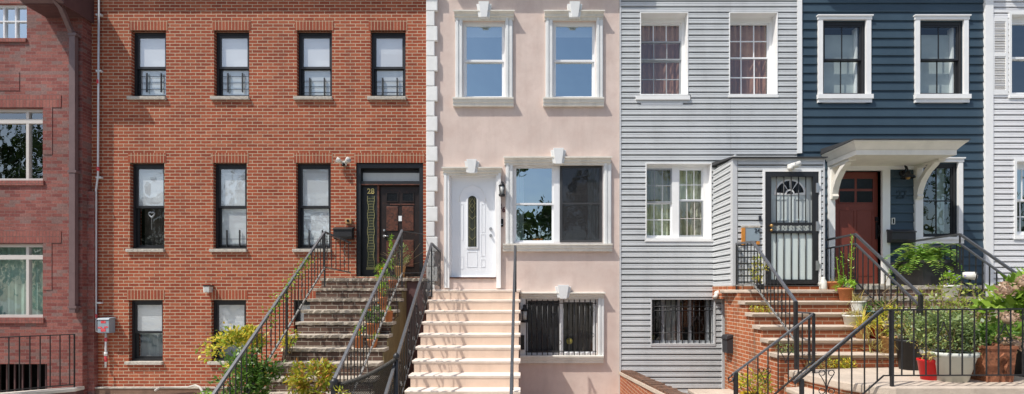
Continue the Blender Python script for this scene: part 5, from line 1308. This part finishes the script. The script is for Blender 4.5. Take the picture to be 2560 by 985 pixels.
potted('big pale grey round planter overflowing with small green leaves', (5.56, -3.72, zp), .19, .295, .375, 'pot_bone', 'leaf_sage', rad=(.50, .30, .29), n=2900, L=.05, W=.026, clumps=56, rim=.05, cr=.32, up=.02)
t = potted('old square terracotta pot with worn relief beside the pale planter', (6.08, -3.70, zp), .235, .285, .46, 'terracotta_old', 'leaf_green', rad=(.3, .25, .2), n=500, L=.07, W=.04, sq=True, rim=.04)
part(MB().tube([(6.12, -3.895, zp + .1), (6.10, -3.91, zp + .2), (6.15, -3.92, zp + .3), (6.07, -3.92, zp + .36), (6.03, -3.91, zp + .3), (6.06, -3.90, zp + .22)], .018, 6), 'relief', 'terracotta_old', t)
t = potted('black pot holding the big pink hydrangea at the right edge', (6.92, -3.35, zp), .2, .25, .42, 'pot_black', 'leaf_hydrangea', rad=(.38, .36, .50), n=420, L=.17, W=.105, clumps=34, up=.08)
for (hx, hy, hz) in ((6.52, -3.5, 2.53), (6.78, -3.5, 2.62), (6.33, -3.72, 2.15), (6.36, -3.75, 1.83), (6.62, -3.8, 1.74), (6.85, -3.7, 2.1)):
    hf = MB().ball((hx, hy, hz), .075, 8)
    for k in range(80):
        d = rdir(.2); hf.leaf(Vector((hx, hy, hz)) + d * .085, (d + rdir() * .8), .045, .035, R.uniform(-2, 2))
    part(hf, 'flower_head', 'petal_pink', t)
# -- E landing
fp = thing('fern_planter', 'dark grey square planter with a spreading fern on the landing of the blue house', 'fern', (7.70, -.8, 2.625), GP)
fx, fy, fz = 7.72, -.78, 2.625
part(MB().lathe([(.42, 0), (.50, .40), (.53, .40), (.53, .46), (.46, .46), (.45, .42)], (fx, fy, fz), 4, rot=PI / 4), 'pot', 'pot_charcoal', fp)
part(MB().lathe([(.46, .42), (.46, .43)], (fx, fy, fz), 4, rot=PI / 4), 'soil', 'soil', fp)
fe = MB()
for k in range(72):
    th = R.uniform(0, 2 * PI); e = R.uniform(.25, 1.2); p = Vector((fx + R.uniform(-.15, .15), fy + R.uniform(-.12, .12), fz + .42)); d = Vector((math.cos(th) * math.cos(e), .8 * math.sin(th) * math.cos(e), math.sin(e)))
    ln = R.uniform(.45, .78); n = 15
    for i in range(n):
        u = i / n; q = p.copy(); p = p + d * (ln / n); d = (d + Vector((0, 0, -.24 * (u + .25)))).normalized()
        h = d.cross(Vector((0, 0, 1))); h = h.normalized() if h.length > .05 else Vector((1, 0, 0)); w = .115 * math.sin(PI * min(1, .15 + u * .85)) + .01
        for sgn in (-1, 1): fe.leaf(p, h * sgn + d * .5, w, .046, R.uniform(-.4, .4))
part(fe, 'foliage', 'leaf_fern', fp)
potted('white pot with small purple flowers on the steps below the fern', px_at(2375, -1.42, 2.42), .10, .14, .20, 'pot_white', 'leaf_bright', rad=(.22, .15, .14), n=330, L=.05, W=.022, flowers='petal_purple', nf=12, fs=.025)
sc_ = thing('security_camera', 'white security camera on a stake before the blue clapboard', 'camera', (7.98, -1.5, 2.4))
cc = Vector((X(2425, -1.5), -1.5, Z(689, -1.5)))
part(MB().tube([cc + Vector((-.085, .05, .01)), cc + Vector((-.06, .03, .01)), cc + Vector((-.02, .0, .0)), cc + Vector((.045, -.07, -.01))], .05, 12, .075), 'body', 'lamp_white', sc_)
part(MB().tube([cc + Vector((.046, -.071, -.01)), cc + Vector((.054, -.081, -.011))], .045, 10), 'lens', 'lens_dark', sc_)
part(MB().tube([cc, (cc.x, cc.y, 2.2)], .02, 6), 'stake', 'pot_black', sc_)
bx_ = (X(2423, -1.45), -1.45, 2.42)
solo(MB().box(bx_[0] - .2, bx_[0] + .2, -1.55, -1.35, 2.2, 2.52).box(bx_[0] - .22, bx_[0] + .22, -1.57, -1.33, 2.521, 2.56), 'storage_box', 'pot_black', 'black box on the steps under the white security camera', 'box', (bx_[0], -1.45, 2.2), bevel=.01)
t = thing('wild_plant', 'tall straggly yellow green plants rising behind the platform railing', 'plant', (6.9, -2.4, zp), 'shrubs and climbers')
wp = MB(); ws = MB()
for k in range(85):
    b = Vector((R.uniform(6.15, 7.5), R.uniform(-3.0, -1.95), zp)); hgt = R.uniform(.5, 1.35); tip = b + Vector((R.uniform(-.2, .2), R.uniform(-.12, .12), hgt))
    mid = b.lerp(tip, .5) + rdir() * .05; ws.tube([b, mid, tip], .006, 4, .003)
    for q in range(int(34 * hgt)):
        u = R.uniform(.25, 1); p = b.lerp(tip, u) + rdir() * .07; wp.leaf(p, rdir(.2), 0.075 * R.uniform(.6, 1.4), .036, R.uniform(-1, 1))
part(wp, 'foliage', 'leaf_wild', t); part(ws, 'stem', 'dry_stem', t)
t = thing('wild_plant', 'pale grassy growth behind the small posts of the platform railing', 'plant', (5.75, -2.55, zp), 'shrubs and climbers')
wp = MB()
for k in range(230): wp.blade((R.uniform(5.4, 6.3), R.uniform(-2.55, -2.3), R.uniform(zp, zp + .5)), rdir(1.2), R.uniform(.15, .45), .013, 1.6)
part(wp, 'foliage', 'leaf_dry', t)
t = thing('bare_twigs', 'dry bare branching twig standing behind the double handrail', 'plant', (6.05, -2.0, 2.0), 'shrubs and climbers')
tw = MB()
for k in range(16):
    b = Vector((6.02 + R.uniform(-.05, .05), -1.95, 1.95)); d = rdir(1.0); p1 = b + d * R.uniform(.2, .4); p2 = p1 + (d + rdir() * .9) * R.uniform(.12, .3); p3 = p2 + (d + rdir()) * .12
    tw.tube([b, p1, p2, p3], .008, 4, .003)
part(tw, 'twig', 'dry_stem', t)

# ================================================================== trees across the road (they show in the window glass)
tm = MB(); R = random.Random(5)
def crown_clump(c, s, n):
    for i in range(n): tm.leaf(c + rdir() * R.random() ** .4 * s, rdir(), .40, .26, R.uniform(-2, 2))
for k in range(13):
    cx_, cy_ = -34 + 5.6 * k + R.uniform(-1, 1), -21.5 + R.uniform(-1.5, 1.5); h = R.uniform(9.0, 11.5) if k > 1 else R.uniform(14, 15.5)
    tm.tube([(cx_, cy_, 0), (cx_ + .1, cy_, h * .4), (cx_, cy_, h * .75)], .22, 7, .08)
    for q in range(17):
        d = rdir(.0); crown_clump(Vector((cx_, cy_, h * .62)) + Vector((d.x * 2.7, d.y * 2.0, d.z * h * .36)), R.uniform(.7, 1.35), 110)
for k in range(60):
    crown_clump(Vector((-36 + 1.2 * k, -23.5 + R.uniform(-.8, .8), R.uniform(2.0, 6.0))), R.uniform(.9, 1.7), 110)
tr_ = solo(tm, 'tree_row', 'leaf_tree', 'dark row of trees across the road mirrored in the window glass', 'trees', (0, -21.5, 0)); tr_['kind'] = 'stuff'

# ================================================================== light, sky, camera
sd_ = Vector((1.6, 1, -2.8)).normalized()
sun = bpy.data.lights.new('sun', 'SUN'); sun.energy = 4.4; sun.angle = math.radians(.53); sun.color = (1, .95, .87)
so = bpy.data.objects.new('sun', sun); COL.objects.link(so); so.rotation_euler = sd_.to_track_quat('-Z', 'Y').to_euler(); so.location = (-10, -10, 20)
w = bpy.data.worlds.new('World'); S.world = w; w.use_nodes = True
nt = w.node_tree; bg = nt.nodes['Background']; sky = nt.nodes.new('ShaderNodeTexSky'); sky.sky_type = 'NISHITA'; sky.sun_disc = False
sky.sun_elevation = math.asin(-sd_.z); sky.sun_rotation = math.atan2(-sd_.x, -sd_.y); sky.air_density = 1.1; sky.dust_density = 2.0; sky.ozone_density = 1.2
nt.links.new(sky.outputs[0], bg.inputs[0]); bg.inputs[1].default_value = .15
cam = bpy.data.cameras.new('camera'); co = bpy.data.objects.new('camera', cam); COL.objects.link(co)
co.location = (0, -10, ZC); co.rotation_euler = (PI / 2, 0, 0)
cam.sensor_width = 36; cam.lens = F / 2560 * 36; cam.shift_x = -(CX - 1280) / 2560; cam.shift_y = (CY - 492.5) / 2560; cam.clip_end = 500; cam.clip_start = .05
S.camera = co
S.view_settings.view_transform = 'Standard'; S.view_settings.look = 'None'; S.view_settings.exposure = 0; S.view_settings.gamma = 1
S.cycles.max_bounces = 8; S.cycles.transparent_max_bounces = 16; S.cycles.use_denoising = True
